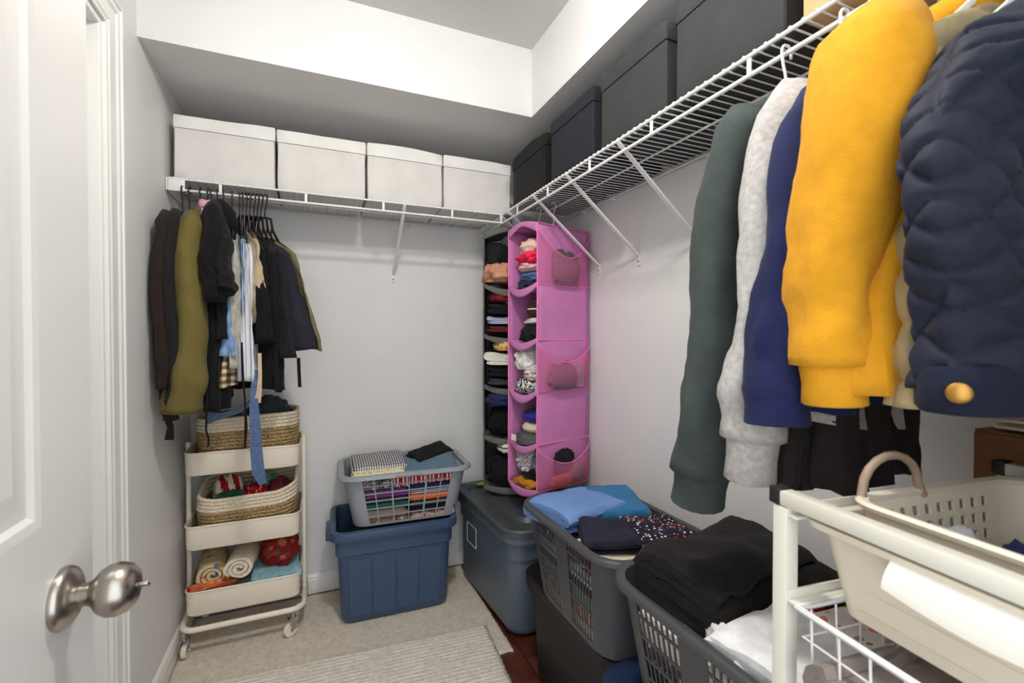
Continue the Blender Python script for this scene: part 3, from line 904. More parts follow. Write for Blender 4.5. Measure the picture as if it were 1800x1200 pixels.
# base hoop
def hoop(w, d, r, z, k=7): return [(x, y, z) for x, y in rrect(w, d, r, k)]
obj('base_frame', MB().tube(hoop(CWD + 0.026, CDP + 0.012, 0.05, 0.105), 0.0105, 12, closed=True), m_cart, cart, 60)
def caster(x, y, ang):
    wm_ = MB().revolve([(0.0, -0.009), (0.017, -0.009), (0.0255, -0.0085), (0.028, -0.005), (0.028, 0.005), (0.0255, 0.0085), (0.017, 0.009), (0.0, 0.009)], 28, (0.012, 0, 0.028), 'y')
    fk = MB()
    for s in (-1, 1):
        fk.box((0.006, s * 0.0125, 0.052), (0.022, 0.002, 0.05), 0.001, Matrix.Rotation(R(14), 3, 'Y'))
    fk.box((0.0, 0, 0.076), (0.026, 0.027, 0.003), 0.001)
    fk.revolve([(0.0, 0.077), (0.009, 0.077), (0.009, 0.084), (0.006, 0.086), (0.006, 0.100), (0.0, 0.100)], 14)
    o = obj('caster', fk, m_chrome, cart, 40, (x, y, 0), ang)
    obj('wheel', wm_, m_tyre, o, 40)
    ax = MB().revolve([(0.0, -0.016), (0.004, -0.016), (0.005, -0.0135), (0.005, 0.0135), (0.004, 0.016), (0.0, 0.016)], 10, (0.012, 0, 0.028), 'y')
    obj('axle', ax, m_chrome, o, 40)
for x, y, a in ((-0.198, -0.150, R(80)), (0.172, -0.150, R(-150)), (-0.185, 0.12, R(60)), (0.205, 0.115, R(70))):
    caster(x, y, a)

# rope baskets
def rope_mat():
    m, nt, b, tc = _new('coiled_rope')
    s = nt.nodes.new('ShaderNodeSeparateXYZ'); nt.links.new(tc.outputs['Object'], s.inputs[0])
    b.inputs['Roughness'].default_value = 0.9
    b.inputs['Specular IOR Level'].default_value = 0.15
    return m, nt, b, tc, s
def ROPE(name, rgb, dark):
    m, nt, b, tc, s = rope_mat()
    m.name = name
    n = _noise(nt, tc, 210, 3, (1, 1, 0.6))
    r = _ramp(nt, n.outputs[0], [(0.35, lin(dark)), (0.65, lin(rgb))])
    nt.links.new(r.outputs[0], b.inputs['Base Color'])
    _bump(nt, b, n.outputs[0], 0.7, 0.003)
    return m
m_rope_w = ROPE('cream_rope', (240, 228, 206), (204, 186, 158))
m_rope_b = ROPE('jute_rope', (196, 168, 122), (112, 88, 56))
def rope_basket(label, loc, w, d, h, coils, white_from, seed, rim=None, handles=False):
    """basket coiled from stacked rope rounds"""
    t = thing('rope_basket', label, 'basket', loc, 0)
    dz = h / coils
    def path(k):
        v = k / (coils - 1)
        ww = w * (0.93 + 0.07 * math.sin(PI * 0.55 * v)); dd = d * (0.93 + 0.07 * math.sin(PI * 0.55 * v))
        pts = []
        for x, y in rrect(ww, dd, min(ww, dd) * 0.28, 6):
            zz = (k + 0.5) * dz
            if rim: zz += rim(x / w, y / d) * v ** 1.5
            pts.append((x + 0.003 * fb((x * 5, y * 5, v * 3), seed), y + 0.003 * fb((x * 5 + 4, y * 5, v * 3), seed), zz))
        return pts
    for k in range(coils):
        obj('rope_coil', MB().tube(path(k), dz * 0.56, 7, closed=True), m_rope_w if k >= white_from else m_rope_b, t, 90)
    rg = [(x * w * 0.9, y * d * 0.9, dz * 0.5) for x, y in rrect(1, 1, 0.28, 6)]
    rg2 = [(x, y, dz * 0.2) for x, y, z in rg]
    obj('basket_base', MB().loft([rg2, rg], True, True), m_rope_b, t, 30)
    if handles:
        for s in (-1, 1):
            hp = [(s * (w * 0.42), -0.05, h * 0.8), (s * w * 0.5, -0.045, h + 0.02), (s * w * 0.52, 0, h + 0.055), (s * w * 0.5, 0.045, h + 0.02), (s * (w * 0.42), 0.05, h * 0.8)]
            obj('rope_handle', MB().tube(hp, dz * 0.6, 8), m_rope_w, t, 60)
    return t
rope_basket('cream and jute rope basket on the top tray of the cart', (CX + 0.012, CY - 0.002, TR[2][0] + 0.0145), 0.352, 0.255, 0.210, 15, 11, 2.0, lambda x, y: 0.004 * math.sin(5 * x))
rope_basket('sagging cream and jute rope basket on the middle tray of the cart', (CX + 0.008, CY - 0.002, TR[1][0] + 0.0145), 0.345, 0.255, 0.185, 13, 9, 3.0, lambda x, y: 0.030 * (x * 2) ** 2 * (1 if x > 0 else 0.35) + (0.02 if y > 0 else -0.012))
# contents
crumple('dark_trousers', 'dark slate clothes heaped in the upper rope basket', (CX + 0.075, CY + 0.01, 0.835), 0.2, 0.18, 0.19, 0.125, F('slate_cotton', (52, 58, 64)), 3, amp=0.35)
crumple('blue_top', 'dusty blue top tucked at the left of the upper rope basket', (CX - 0.085, CY - 0.005, 0.80), 0.1, 0.15, 0.20, 0.115, F('dusty_blue', (70, 80, 96)), 5)
crumple('red_sock', 'red and white striped cloth in the middle rope basket', (CX - 0.07, CY + 0.03, 0.47), 0.4, 0.13, 0.15, 0.165, STRIPE('red_white_stripe', [(0, (176, 30, 36)), (0.5, (228, 220, 206))], 0, 24), 6)
crumple('green_cloth', 'green cloth at the left of the middle rope basket', (CX - 0.055, CY - 0.075, 0.47), 0.0, 0.16, 0.09, 0.135, F('bottle_green', (34, 74, 56)), 7)
crumple('red_tinsel', 'shiny dark red decoration in the middle rope basket', (CX + 0.03, CY - 0.06, 0.47), 0.2, 0.11, 0.10, 0.150, PM('red_foil', (150, 18, 34), 0.18, 0.4), 8, amp=0.4, freq=3.4)
crumple('mint_ribbon', 'mint green ribbon in the middle rope basket', (CX + 0.06, CY + 0.035, 0.47), 0.0, 0.10, 0.09, 0.165, F('mint_cloth', (92, 148, 120)), 9)
crumple('maroon_scarf', 'maroon cloth at the right of the middle rope basket', (CX + 0.115, CY - 0.03, 0.47), 0.0, 0.10, 0.15, 0.155, F('maroon_cloth', (98, 30, 38)), 10)
m_grt = F('grey_towel', (150, 142, 142)); m_aqua = F('aqua_towel', (146, 190, 200), 0.10, 60)
folded('grey_mat', 'grey folded mat at the bottom of the lowest tray', (CX - 0.005, CY, 0.168), 0, 0.37, 0.27, 0.062, 3, m_grt, 4)
folded('aqua_towel', 'aqua blue folded towel at the right of the lowest tray', (CX + 0.095, CY - 0.02, 0.232), R(4), 0.185, 0.235, 0.026, 2, m_aqua, 5)
o = obj('cream_rolled_towel', roll_mb(0.24, 0.050, 2.6, 0.013, 2.0), F('cream_towel', (226, 212, 192), 0.08, 90), None, 60, (CX - 0.012, CY - 0.005, 0.262), R(-4)); tag(o, 'cream rolled towel in the middle of the lowest tray', 'towel')
o = obj('patterned_rolled_cloth', roll_mb(0.22, 0.052, 2.8, 0.012, 5.0, 0.9), SPOTS('beige_print', (206, 184, 142), [(206, 120, 70), (96, 120, 160), (222, 204, 170)], 34, 0.40), None, 60, (CX - 0.125, CY, 0.240), R(6)); tag(o, 'beige printed rolled cloth at the left of the lowest tray', 'cloth')
crumple('orange_trim', 'orange and red fringe under the printed rolled cloth', (CX - 0.115, CY - 0.085, 0.226), 0.3, 0.17, 0.07, 0.045, SPOTS('orange_red', (204, 108, 62), [(200, 40, 40), (224, 150, 90)], 40, 0.45), 12, amp=0.45)
crumple('red_throw', 'dark red patterned throw at the right of the lowest tray', (CX + 0.115, CY + 0.01, 0.262), 0.1, 0.155, 0.20, 0.130, SPOTS('red_print', (142, 34, 36), [(168, 96, 52), (120, 30, 36), (96, 74, 58)], 26, 0.42), 14, amp=0.3)
# ------------------------------------------------------------------ tubs
def tub(name, label, loc, rz, w, d, h, mat, taper=0.90, lip=0.018, lid=None, lidlabel=None, lid_h=0.03, ribs=0, handles=True, rad=0.05, cat='storage tub', label_card=False, rimh=0.035):
    """long side w on local x, d on local y, open or lidded"""
    t = thing(name, label, cat, loc, rz)
    def rr(f, z, ins=0.0): return ring(w * f - 2 * ins, d * (1 - (1 - f) * 1.15) - 2 * ins, rad, z)
    hh = h - rimh
    step = hh * 0.80
    mb = MB()
    mb.loft([rr(taper, 0.006, 0.006), rr(taper, 0.0, 0.016), rr(taper, 0.0, 0.016)][:2][::-1] + [rr(taper + 0.02, 0.03), rr(taper + (0.965 - taper) * 0.8, step), rr(0.985, step + 0.006), rr(0.99, hh), rr(1.0, hh + 0.002), rr(1.0, h), rr(1.0, h, 0.006),
             rr(0.985, hh, 0.006), rr(0.97, step, 0.006), rr(taper + 0.02, 0.03, 0.006), rr(taper, 0.010, 0.014)], True, True)
    obj('tub_body', mb, mat, t, 40)
    # rolled rim
    rm = MB(); band(rm, w, d, rad, [(-0.002, h - rimh), (lip, h - rimh), (lip + 0.003, h - rimh * 0.5), (lip, h), (0.0, h + 0.003), (-0.004, h - 0.003)])
    obj('rim', rm, mat, t, 40)
    # moulded ribs on the four sides
    if ribs:
        for s in (-1, 1):
            n = ribs
            for k in range(n):
                x0 = -w * 0.40 + w * 0.80 * k / n; x1 = x0 + w * 0.80 / n - 0.006
                zb, zt_ = 0.035, step - 0.012
                def P(x, z, off):
                    f = taper + 0.02 + (taper + (0.965 - taper) * 0.8 - taper - 0.02) * (z - 0.03) / (step - 0.03)
                    yy = d * (1 - (1 - f) * 1.15) / 2
                    return (x * (0.94 + 0.06 * z / step), s * (yy + off), z)
                o_ = 0.0045 if k % 2 == 0 else 0.0015
                r0 = [P(x0, zb, -0.002), P(x1, zb, -0.002), P(x1, zt_, -0.002), P(x0, zt_, -0.002)]
                r1 = [P(x0 + 0.002, zb + 0.002, o_), P(x1 - 0.002, zb + 0.002, o_), P(x1 - 0.002, zt_ - 0.002, o_), P(x0 + 0.002, zt_ - 0.002, o_)]
                obj('side_panel', MB().loft([r0, r1], True, True), mat, t, 20)
    if handles:
        for s in (-1, 1):
            hb = MB()
            zc = h - rimh - 0.012
            for (x0, x1, sz) in ((0, 0.038, 0.05),):
                hb.loft([[(s * (w / 2 + x), y, z) for y, z in rrect(d * 0.42 * f, 0.045 * f, 0.012, 4)] for x, f in ((-0.004, 1.0), (0.030, 1.0), (0.036, 0.92))], True, True)
            hb.v = [(x, y, z + zc) for x, y, z in hb.v]
            obj('handle', hb, mat, t, 40)
    if label_card:
        fr = MB()
        for (cx, cz, sx, sz) in ((0, 0.045, 0.11, 0.004), (0, -0.045, 0.11, 0.004), (0.055, 0, 0.004, 0.09), (-0.055, 0, 0.004, 0.09)):
            fr.box((cx, 0, cz), (sx, 0.003, sz), 0.0008)
        lo = obj('label_frame', fr, PM('label_frame_grey', (196, 200, 204), 0.4), t, 20)
        lo.location = label_card
    if lid:
        lm = MB()
        o = lip + 0.006
        lm.loft([ring(w + 2 * o - 0.01, d + 2 * o - 0.01, rad + o, h - 0.012), ring(w + 2 * o, d + 2 * o, rad + o, h - 0.010), ring(w + 2 * o, d + 2 * o, rad + o, h + lid_h * 0.45), ring(w + 2 * o - 0.012, d + 2 * o - 0.012, rad + o - 0.006, h + lid_h * 0.6),
                 ring(w - 0.05, d - 0.05, rad, h + lid_h * 0.55), ring(w - 0.075, d - 0.075, rad, h + lid_h * 0.12), ring(w - 0.16, d - 0.16, rad, h + lid_h * 0.12), ring(w - 0.19, d - 0.19, rad * 0.8, h + lid_h * 0.6), ring(w - 0.26, d - 0.24, rad * 0.6, h + lid_h * 0.6)], True, True)
        lo = obj('lid', lm, lid, t, 40)
        if lidlabel: lo['label'] = lidlabel
    return t
m_blue = PM('blue_tub_plastic', (58, 78, 108), 0.40, bump=0.05, bscale=350)
m_gry = PM('grey_blue_tub_plastic', (84, 96, 108), 0.40, bump=0.06, bscale=350)
m_glid = PM('grey_tub_lid_plastic', (70, 75, 78), 0.40, bump=0.08, bscale=350)
m_blkp = PM('black_tub_plastic', (29, 28, 29), 0.55, spec=0.25, bump=0.06, bscale=350)
m_blid = PM('black_lid_plastic', (16, 16, 19), 0.45, spec=0.3, bump=0.05, bscale=350)
m_navp = PM('navy_lid_plastic', (32, 46, 76), 0.42, spec=0.35, bump=0.05, bscale=350)
TB = 0.0095
tub('storage_tub', 'blue plastic tub standing open under the light grey laundry basket', (0.322, 2.165, TB), R(-2.4), 0.500, 0.335, 0.400, m_blue, 0.885, 0.017, ribs=4, rad=0.035)
tub('storage_tub', 'large grey tub with a grey lid in the right back corner', (0.895, 1.975, TB), R(94.0), 0.640, 0.430, 0.425, m_gry, 0.93, 0.014, m_glid, 'grey lid', 0.036, handles=False, rad=0.07, label_card=(0.10, 0.2185, 0.275))
tub('storage_tub', 'black tub with a black lid under the middle laundry basket', (0.900, 1.240, 0.0), R(91.0), 0.55, 0.40, 0.365, m_blkp, 0.90, 0.012, m_blid, None, 0.032, handles=False, rad=0.06)
tub('storage_tub', 'low tub with a navy blue lid under the nearest laundry basket', (0.838, 0.675, 0.0), R(92.0), 0.53, 0.40, 0.385, PM('navy_tub_plastic', (60, 74, 104), 0.4), 0.90, 0.012, m_navp, 'navy blue lid', 0.03, handles=False, rad=0.06)

# ------------------------------------------------------------------ perforated laundry baskets
def side_cells(spec):
    """spec list of (width, hole?) -> fractions and flags"""
    tot = sum(a for a, _ in spec)
    fr = [0.0]; fl = []
    for a, h in spec:
        fr.append(fr[-1] + a / tot); fl.append(h)
    return fr, fl
def perforated(mb, long_spec, short_spec, wd, zs, holes_rows, rad, th, k=4):
    """wd(z)->(w,d); rows between zs entries; holes_rows[j] True where row j carries openings"""
    lf, lh = side_cells(long_spec); sf, sh = side_cells(short_spec)
    def outline(w, d, r):
        pts = []
        for side in range(4):
            fr = lf if side % 2 == 0 else sf
            L_ = (w if side % 2 == 0 else d) - 2 * r
            a0 = -90 + 90 * side
            cx, cy = [(1, -1), (1, 1), (-1, 1), (-1, -1)][side]
            for f in fr:
                s = -L_ / 2 + L_ * f
                p = [(s, -d / 2), (w / 2, s), (-s, d / 2), (-w / 2, -s)][side]
                pts.append(p)
            ccx, ccy = cx * (w / 2 - r), cy * (d / 2 - r)
            for i in range(1, k):
                a = R(a0 + 90 * i / k)
                pts.append((ccx + r * math.cos(a), ccy + r * math.sin(a)))
        return pts
    flags = []
    for side in range(4):
        flags += (lh if side % 2 == 0 else sh) + [False] * k
    outer, inner = [], []
    for z in zs:
        w, d = wd(z)
        outer.append([(x, y, z) for x, y in outline(w, d, rad)])
        inner.append([(x, y, z) for x, y in outline(w - 2 * th, d - 2 * th, rad - th)])
    n = len(outer[0]); m = len(zs)
    def hole(i, j): return 0 <= j < m - 1 and flags[i % n] and holes_rows[j]
    V = [p for rg in outer for p in rg] + [p for rg in inner for p in rg]
    O = lambda i, j: j * n + i % n
    I = lambda i, j: m * n + j * n + i % n
    Fc = []
    for j in range(m - 1):
        for i in range(n):
            if hole(i, j): continue
            Fc.append((O(i, j), O(i + 1, j), O(i + 1, j + 1), O(i, j + 1)))
            Fc.append((I(i, j), I(i, j + 1), I(i + 1, j + 1), I(i + 1, j)))
            if hole(i + 1, j): Fc.append((O(i + 1, j), I(i + 1, j), I(i + 1, j + 1), O(i + 1, j + 1)))
            if hole(i - 1, j): Fc.append((O(i, j), O(i, j + 1), I(i, j + 1), I(i, j)))
            if hole(i, j + 1) or j == m - 2: Fc.append((O(i, j + 1), O(i + 1, j + 1), I(i + 1, j + 1), I(i, j + 1)))
            if hole(i, j - 1) or j == 0: Fc.append((O(i, j), I(i, j), I(i + 1, j), O(i + 1, j)))
    mb.add(V, Fc)
def laundry_basket(label, loc, rz, w, d, h, mat, long_spec, short_spec, nrow, taper=0.80, rad=0.05, rimw=0.020, top=0.018, bot=0.014, bar=0.007, group='plastic laundry baskets', handle=False):
    t = thing('laundry_basket', label, 'laundry basket', loc, rz, group)
    def wd(z):
        f = taper + (1 - taper) * (z / h)
        return w * f, d * (1 - (1 - f) * 1.25)
    zs = [0.0, bot]; rows = [False]
    ih = (h - top - bot - bar * (nrow - 1)) / nrow
    for k in range(nrow):
        zs.append(zs[-1] + ih); rows.append(True)
        if k < nrow - 1:
            zs.append(zs[-1] + bar); rows.append(False)
    zs.append(h); rows.append(False)
    mb = MB()
    perforated(mb, long_spec, short_spec, wd, zs, rows, rad, 0.0035)
    b0, b1 = wd(0)
    mb.loft([ring(b0 - 0.004, b1 - 0.004, rad - 0.002, 0.001), ring(b0 - 0.004, b1 - 0.004, rad - 0.002, 0.004)], True, True)
    obj('basket_body', mb, mat, t, 40)
    rm = MB()
    band(rm, w, d, rad, [(-0.004, h - 0.012), (0.001, h - 0.012), (rimw - 0.004, h - 0.016), (rimw, h - 0.013), (rimw - 0.001, h - 0.004), (rimw - 0.006, h + 0.001), (0.003, h + 0.003), (-0.005, h - 0.002)], 7)
    obj('rim', rm, mat, t, 50)
    if handle:
        for s in (-1, 1):
            obj('handle_grip', MB().box((0, s * (d / 2 + rimw * 0.5), h - 0.004), (0.115, rimw + 0.006, 0.016), 0.005), mat, t, 40)
    return t
m_lb1 = PM('light_grey_basket_plastic', (150, 154, 160), 0.42, bump=0.05, bscale=300)
m_lb2 = PM('dark_grey_basket_plastic', (68, 69, 72), 0.42, spec=0.4, bump=0.05, bscale=300)
B1 = (0.372, 2.160, TB + 0.402)
ls1 = [(0.03, 0), (0.090, 1), (0.010, 0), (0.14, 1), (0.014, 0), (0.14, 1), (0.010, 0), (0.14, 1), (0.018, 0), (0.125, 1), (0.010, 0), (0.085, 1), (0.03, 0)]
ss1 = [(0.10, 0)] + [(0.12, 1), (0.02, 0)] * 5 + [(0.08, 0)]
# the basket stands inside the rim of the blue tub
laundry_basket('light grey laundry basket full of folded clothes on the blue tub', B1, R(-2.4), 0.530, 0.335, 0.225, m_lb1, ls1, ss1, 6, 0.845, 0.055, 0.024, handle=True, bot=0.010, bar=0.0055)
def lat(n, a, b): return [(a, 1) if k % 2 == 0 else (b, 0) for k in range(2 * n - 1)]
ls2 = [(0.02, 0)] + lat(8, 0.034, 0.010) + [(0.20, 0)] + lat(8, 0.034, 0.010) + [(0.02, 0)]
ss2 = [(0.06, 0)] + lat(6, 0.07, 0.02) + [(0.06, 0)]
B2 = (0.812, 1.165, 0.390); B2R = R(90.5)
laundry_basket('dark grey laundry basket with blue folded clothes on the black tub', B2, B2R, 0.500, 0.345, 0.285, m_lb2, ls2, ss2, 6, 0.84, 0.075, 0.018, bar=0.006)
B3 = (0.795, 0.640, 0.410); B3R = R(91.5)
laundry_basket('dark grey laundry basket with black and white clothes nearest the camera', B3, B3R, 0.480, 0.350, 0.280, m_lb2, ls2, ss2, 6, 0.84, 0.075, 0.018, bar=0.006)

# ---- clothes inside the light grey basket
def inb(B, rz, x, y, z):
    c, s = math.cos(rz), math.sin(rz)
    return (B[0] + c * x - s * y, B[1] + s * x + c * y, B[2] + z)
q = R(-2.4)
CAT = 'folded clothes'
pile1 = [  # label, x, z, w, h, mat
    ('tan printed folded shirt at the bottom left of the light grey basket', -0.10, 0.006, 0.19, 0.020, SPOTS('tan_print', (150, 110, 96), [(214, 190, 170), (96, 60, 56)], 70, 0.42)),
    ('beige patterned folded shirt at the bottom right of the light grey basket', 0.105, 0.006, 0.20, 0.024, SPOTS('beige_black_print', (206, 172, 148), [(60, 44, 40), (180, 140, 116)], 90, 0.35)),
    ('taupe folded sweater low at the left of the light grey basket', -0.10, 0.028, 0.19, 0.040, F('taupe_knit', (140, 128, 120))),
    ('black folded trousers low at the right of the light grey basket', 0.105, 0.032, 0.20, 0.026, F('black_fold', (30, 30, 36))),
    ('teal green folded shirt at the left of the light grey basket', -0.10, 0.070, 0.195, 0.026, F('teal_green', (32, 96, 84))),
    ('dark slate folded shirt at the right of the light grey basket', 0.105, 0.060, 0.20, 0.026, F('slate_fold', (56, 60, 74))),
    ('dark speckled folded shirt above the teal one in the light grey basket', -0.10, 0.098, 0.195, 0.020, SPOTS('dark_speckle', (46, 40, 48), [(120, 110, 116)], 160, 0.22)),
    ('purple folded shirt at the left of the light grey basket', -0.10, 0.120, 0.20, 0.036, F('purple_cotton', (112, 62, 120))),
    ('bright orange folded shirt at the right of the light grey basket', 0.105, 0.088, 0.205, 0.030, F('bright_orange', (240, 112, 50))),
    ('white and blue folded shirt above the orange one', 0.105, 0.119, 0.205, 0.014, STRIPE('white_blue_fold', [(0, (206, 212, 228)), (0.5, (88, 104, 150))], 2, 120)),
    ('navy folded shirt at the right of the light grey basket', 0.105, 0.134, 0.21, 0.030, F('navy_fold', (38, 46, 82))),
    ('grey marbled folded shirt at the upper left of the light grey basket', -0.10, 0.157, 0.205, 0.034, SPOTS('grey_marble', (120, 112, 116), [(60, 56, 62), (200, 196, 196)], 90, 0.45)),
    ('red and white striped folded shirt below the rim of the light grey basket', 0.075, 0.165, 0.27, 0.036, STRIPE('red_stripe_fold', [(0, (186, 38, 44)), (0.45, (234, 220, 214)), (0.62, (186, 38, 44)), (0.85, (240, 232, 226))], 0, 26)),
]
for k, (lb, x, z, w, h, mt) in enumerate(pile1):
    f = 0.845 + 0.155 * (z + h / 2) / 0.225
    dd = 0.335 * (1 - (1 - f) * 1.25) - 0.022
    folded('folded_garment', lb, inb(B1, q, x, 0, z), q + R(0), w, dd, h, 2 if h < 0.03 else 3, mt, k + 1, CAT, 'folded clothes in the light grey basket', wave=0.0025)
folded('folded_shirt', 'yellow floral folded shirt under the gingham one', inb(B1, q, -0.125, -0.045, 0.194), q, 0.225, 0.185, 0.028, 2, SPOTS('yellow_floral', (236, 226, 190), [(206, 190, 60), (230, 214, 120), (150, 140, 60)], 38, 0.30), 31, CAT, wave=0.004)
folded('folded_shirt', 'black and white gingham folded shirt in the light grey basket', inb(B1, q, -0.12, 0.02, 0.222), q + R(2), 0.235, 0.175, 0.030, 2, CHECK('gingham', (30, 28, 34), (128, 126, 132), (232, 230, 232), (0, 1), 95), 32, CAT, wave=0.004, tilt=(R(7), 0))
folded('folded_shirt', 'steel blue folded shirt on top of the light grey basket', inb(B1, q, 0.105, -0.015, 0.206), q - R(6), 0.255, 0.215, 0.024, 2, F('steel_blue', (96, 124, 142)), 33, CAT, wave=0.006, tilt=(R(6), R(-4)))
folded('folded_trousers', 'black folded trousers behind the steel blue shirt', inb(B1, q, 0.125, 0.055, 0.230), q + R(22), 0.20, 0.11, 0.032, 2, c_black, 34, CAT, wave=0.008, tilt=(R(14), R(-8)))

# ---- clothes inside the middle basket
m_cornf = F('cornflower_blue', (106, 140, 194), 0.04, 10); m_teal = F('teal_blue', (52, 112, 156), 0.05, 10)
pile2 = [
    ('white folded clothes at the bottom of the middle basket', 0.006, 0.040, F('white_knit', (224, 222, 216))),
    ('coral striped folded clothes low in the middle basket', 0.047, 0.036, STRIPE('coral_fold', [(0, (222, 130, 104)), (0.5, (240, 196, 160)), (0.8, (196, 80, 80))], 0, 22)),
    ('sage green folded clothes in the middle basket', 0.084, 0.052, F('sage_knit', (142, 160, 134))),
    ('black folded clothes above the sage ones in the middle basket', 0.137, 0.022, c_black),
    ('pale grey green folded clothes in the middle basket', 0.160, 0.042, F('pale_sage', (186, 196, 188))),
    ('dark plum folded clothes below the rim of the middle basket', 0.203, 0.036, SPOTS('plum_print', (78, 30, 52), [(200, 60, 110), (236, 210, 216)], 50, 0.35)),
]
for k, (lb, z, h, mt) in enumerate(pile2):
    f = 0.84 + 0.16 * z / 0.285
    folded('folded_garment', lb, inb(B2, B2R, 0, 0, z), B2R, 0.500 * f - 0.105, 0.345 * (1 - (1 - f) * 1.25) - 0.018, h, 3, mt, k + 41, CAT, 'folded clothes in the middle basket', wave=0.0025)
# local x of the basket runs to world +y, local y to world -x
def b2(wx, wy, z): return (wx, wy, B2[2] + z)
folded('folded_trousers', 'teal blue folded trousers along the wall side of the middle basket', b2(0.905, 1.265, 0.242), R(72), 0.235, 0.17, 0.062, 3, m_teal, 51, CAT, wave=0.008, tilt=(0, R(-2)))
folded('folded_shirt', 'cornflower blue folded shirt on top of the middle basket', b2(0.775, 1.285, 0.243), R(98), 0.22, 0.245, 0.068, 3, m_cornf, 52, CAT, wave=0.009, tilt=(R(0), R(2)))
folded('folded_shirt', 'dark navy folded shirt at the front of the middle basket', b2(0.750, 1.075, 0.252), R(66), 0.16, 0.15, 0.046, 3, F('ink_navy', (32, 34, 50)), 53, CAT, wave=0.010)
folded('folded_shirt', 'cream folded shirt under the dark navy one', b2(0.752, 1.04, 0.240), R(84), 0.17, 0.155, 0.014, 2, F('cream_cotton', (226, 214, 190)), 54, CAT, wave=0.003)
m_nord = SPOTS('nordic_print', (34, 30, 48), [(232, 226, 220), (232, 226, 220), (190, 70, 66), (214, 130, 90)], 95, 0.30)
folded('folded_sweater', 'dark nordic patterned sweater at the front right of the middle basket', b2(0.895, 1.045, 0.236), R(80), 0.19, 0.17, 0.060, 3, m_nord, 55, CAT, wave=0.008)
folded('folded_trousers', 'black folded trousers in the front corner of the middle basket', b2(0.76, 1.0, 0.238), R(88), 0.10, 0.20, 0.010, 1, c_black2, 56, CAT, wave=0.003)

# ---- clothes inside the nearest basket
pile3 = [
    ('red and white printed folded clothes at the bottom of the nearest basket', 0.006, 0.055, SPOTS('red_white_print', (224, 218, 214), [(204, 40, 54), (60, 52, 60)], 44, 0.36)),
    ('black folded clothes low in the nearest basket', 0.062, 0.060, c_black2),
    ('mauve patterned folded clothes in the nearest basket', 0.123, 0.050, SPOTS('mauve_print', (84, 66, 86), [(206, 196, 204), (44, 36, 50)], 60, 0.42)),
    ('cream folded clothes below the rim of the nearest basket', 0.174, 0.062, F('cream_knit', (228, 220, 206))),
]
for k, (lb, z, h, mt) in enumerate(pile3):
    f = 0.84 + 0.16 * z / 0.28
    folded('folded_garment', lb, inb(B3, B3R, 0, 0, z), B3R, 0.480 * f - 0.105, 0.350 * (1 - (1 - f) * 1.25) - 0.018, h, 3, mt, k + 61, CAT, 'folded clothes in the nearest basket', wave=0.0025)
m_blkc = F('washed_black', (26, 24, 23), 0.10, 12)
def b3(wx, wy, z): return (wx, wy, B3[2] + z)
folded('folded_trousers', 'large heap of black folded trousers on the nearest basket', b3(0.835, 0.735, 0.242), R(97), 0.225, 0.330, 0.105, 4, m_blkc, 71, CAT, wave=0.018, sag=0.015)
folded('folded_trousers', 'black folded trousers against the right wall on the nearest basket', b3(0.955, 0.66, 0.242), R(84), 0.25, 0.13, 0.085, 3, m_blkc, 72, CAT, wave=0.016)
folded('folded_shirt', 'rust red folded shirt beneath the black trousers', b3(0.82, 0.600, 0.242), R(90), 0.12, 0.24, 0.026, 2, F('rust_red', (150, 62, 40)), 73, CAT, wave=0.005)
folded('folded_shirt', 'white folded shirt at the front of the nearest basket', b3(0.752, 0.520, 0.243), R(94), 0.185, 0.230, 0.066, 3, F('white_cotton', (238, 238, 238)), 74, CAT, wave=0.012)
crumple('white_sleeve', 'rumpled white sleeve beside the white folded shirt', b3(0.672, 0.585, 0.245), R(70), 0.14, 0.06, 0.05, F('white_cotton', (238, 238, 238)), 75, CAT, amp=0.3)
m_flor = SPOTS('floral_print', (226, 218, 208), [(206, 96, 110), (150, 148, 140), (214, 196, 70), (120, 112, 112), (230, 130, 140), (190, 180, 170)], 42, 0.34)
folded('folded_shirt', 'cream floral print folded blouse at the right of the nearest basket', b3(0.885, 0.475, 0.244), R(80), 0.16, 0.15, 0.070, 3, m_flor, 76, CAT, wave=0.006)
folded('folded_shirt', 'red folded shirt edge between the black trousers and the floral blouse', b3(0.90, 0.565, 0.242), R(88), 0.06, 0.14, 0.075, 2, F('bright_red', (206, 30, 36)), 77, CAT, wave=0.004)
folded('folded_blanket', 'dark folded blanket lying inside the open blue tub', (0.322, 2.165, 0.020), R(-2.4), 0.40, 0.23, 0.368, 6, F('dark_green_blanket', (34, 44, 42)), 81, CAT, wave=0.004)

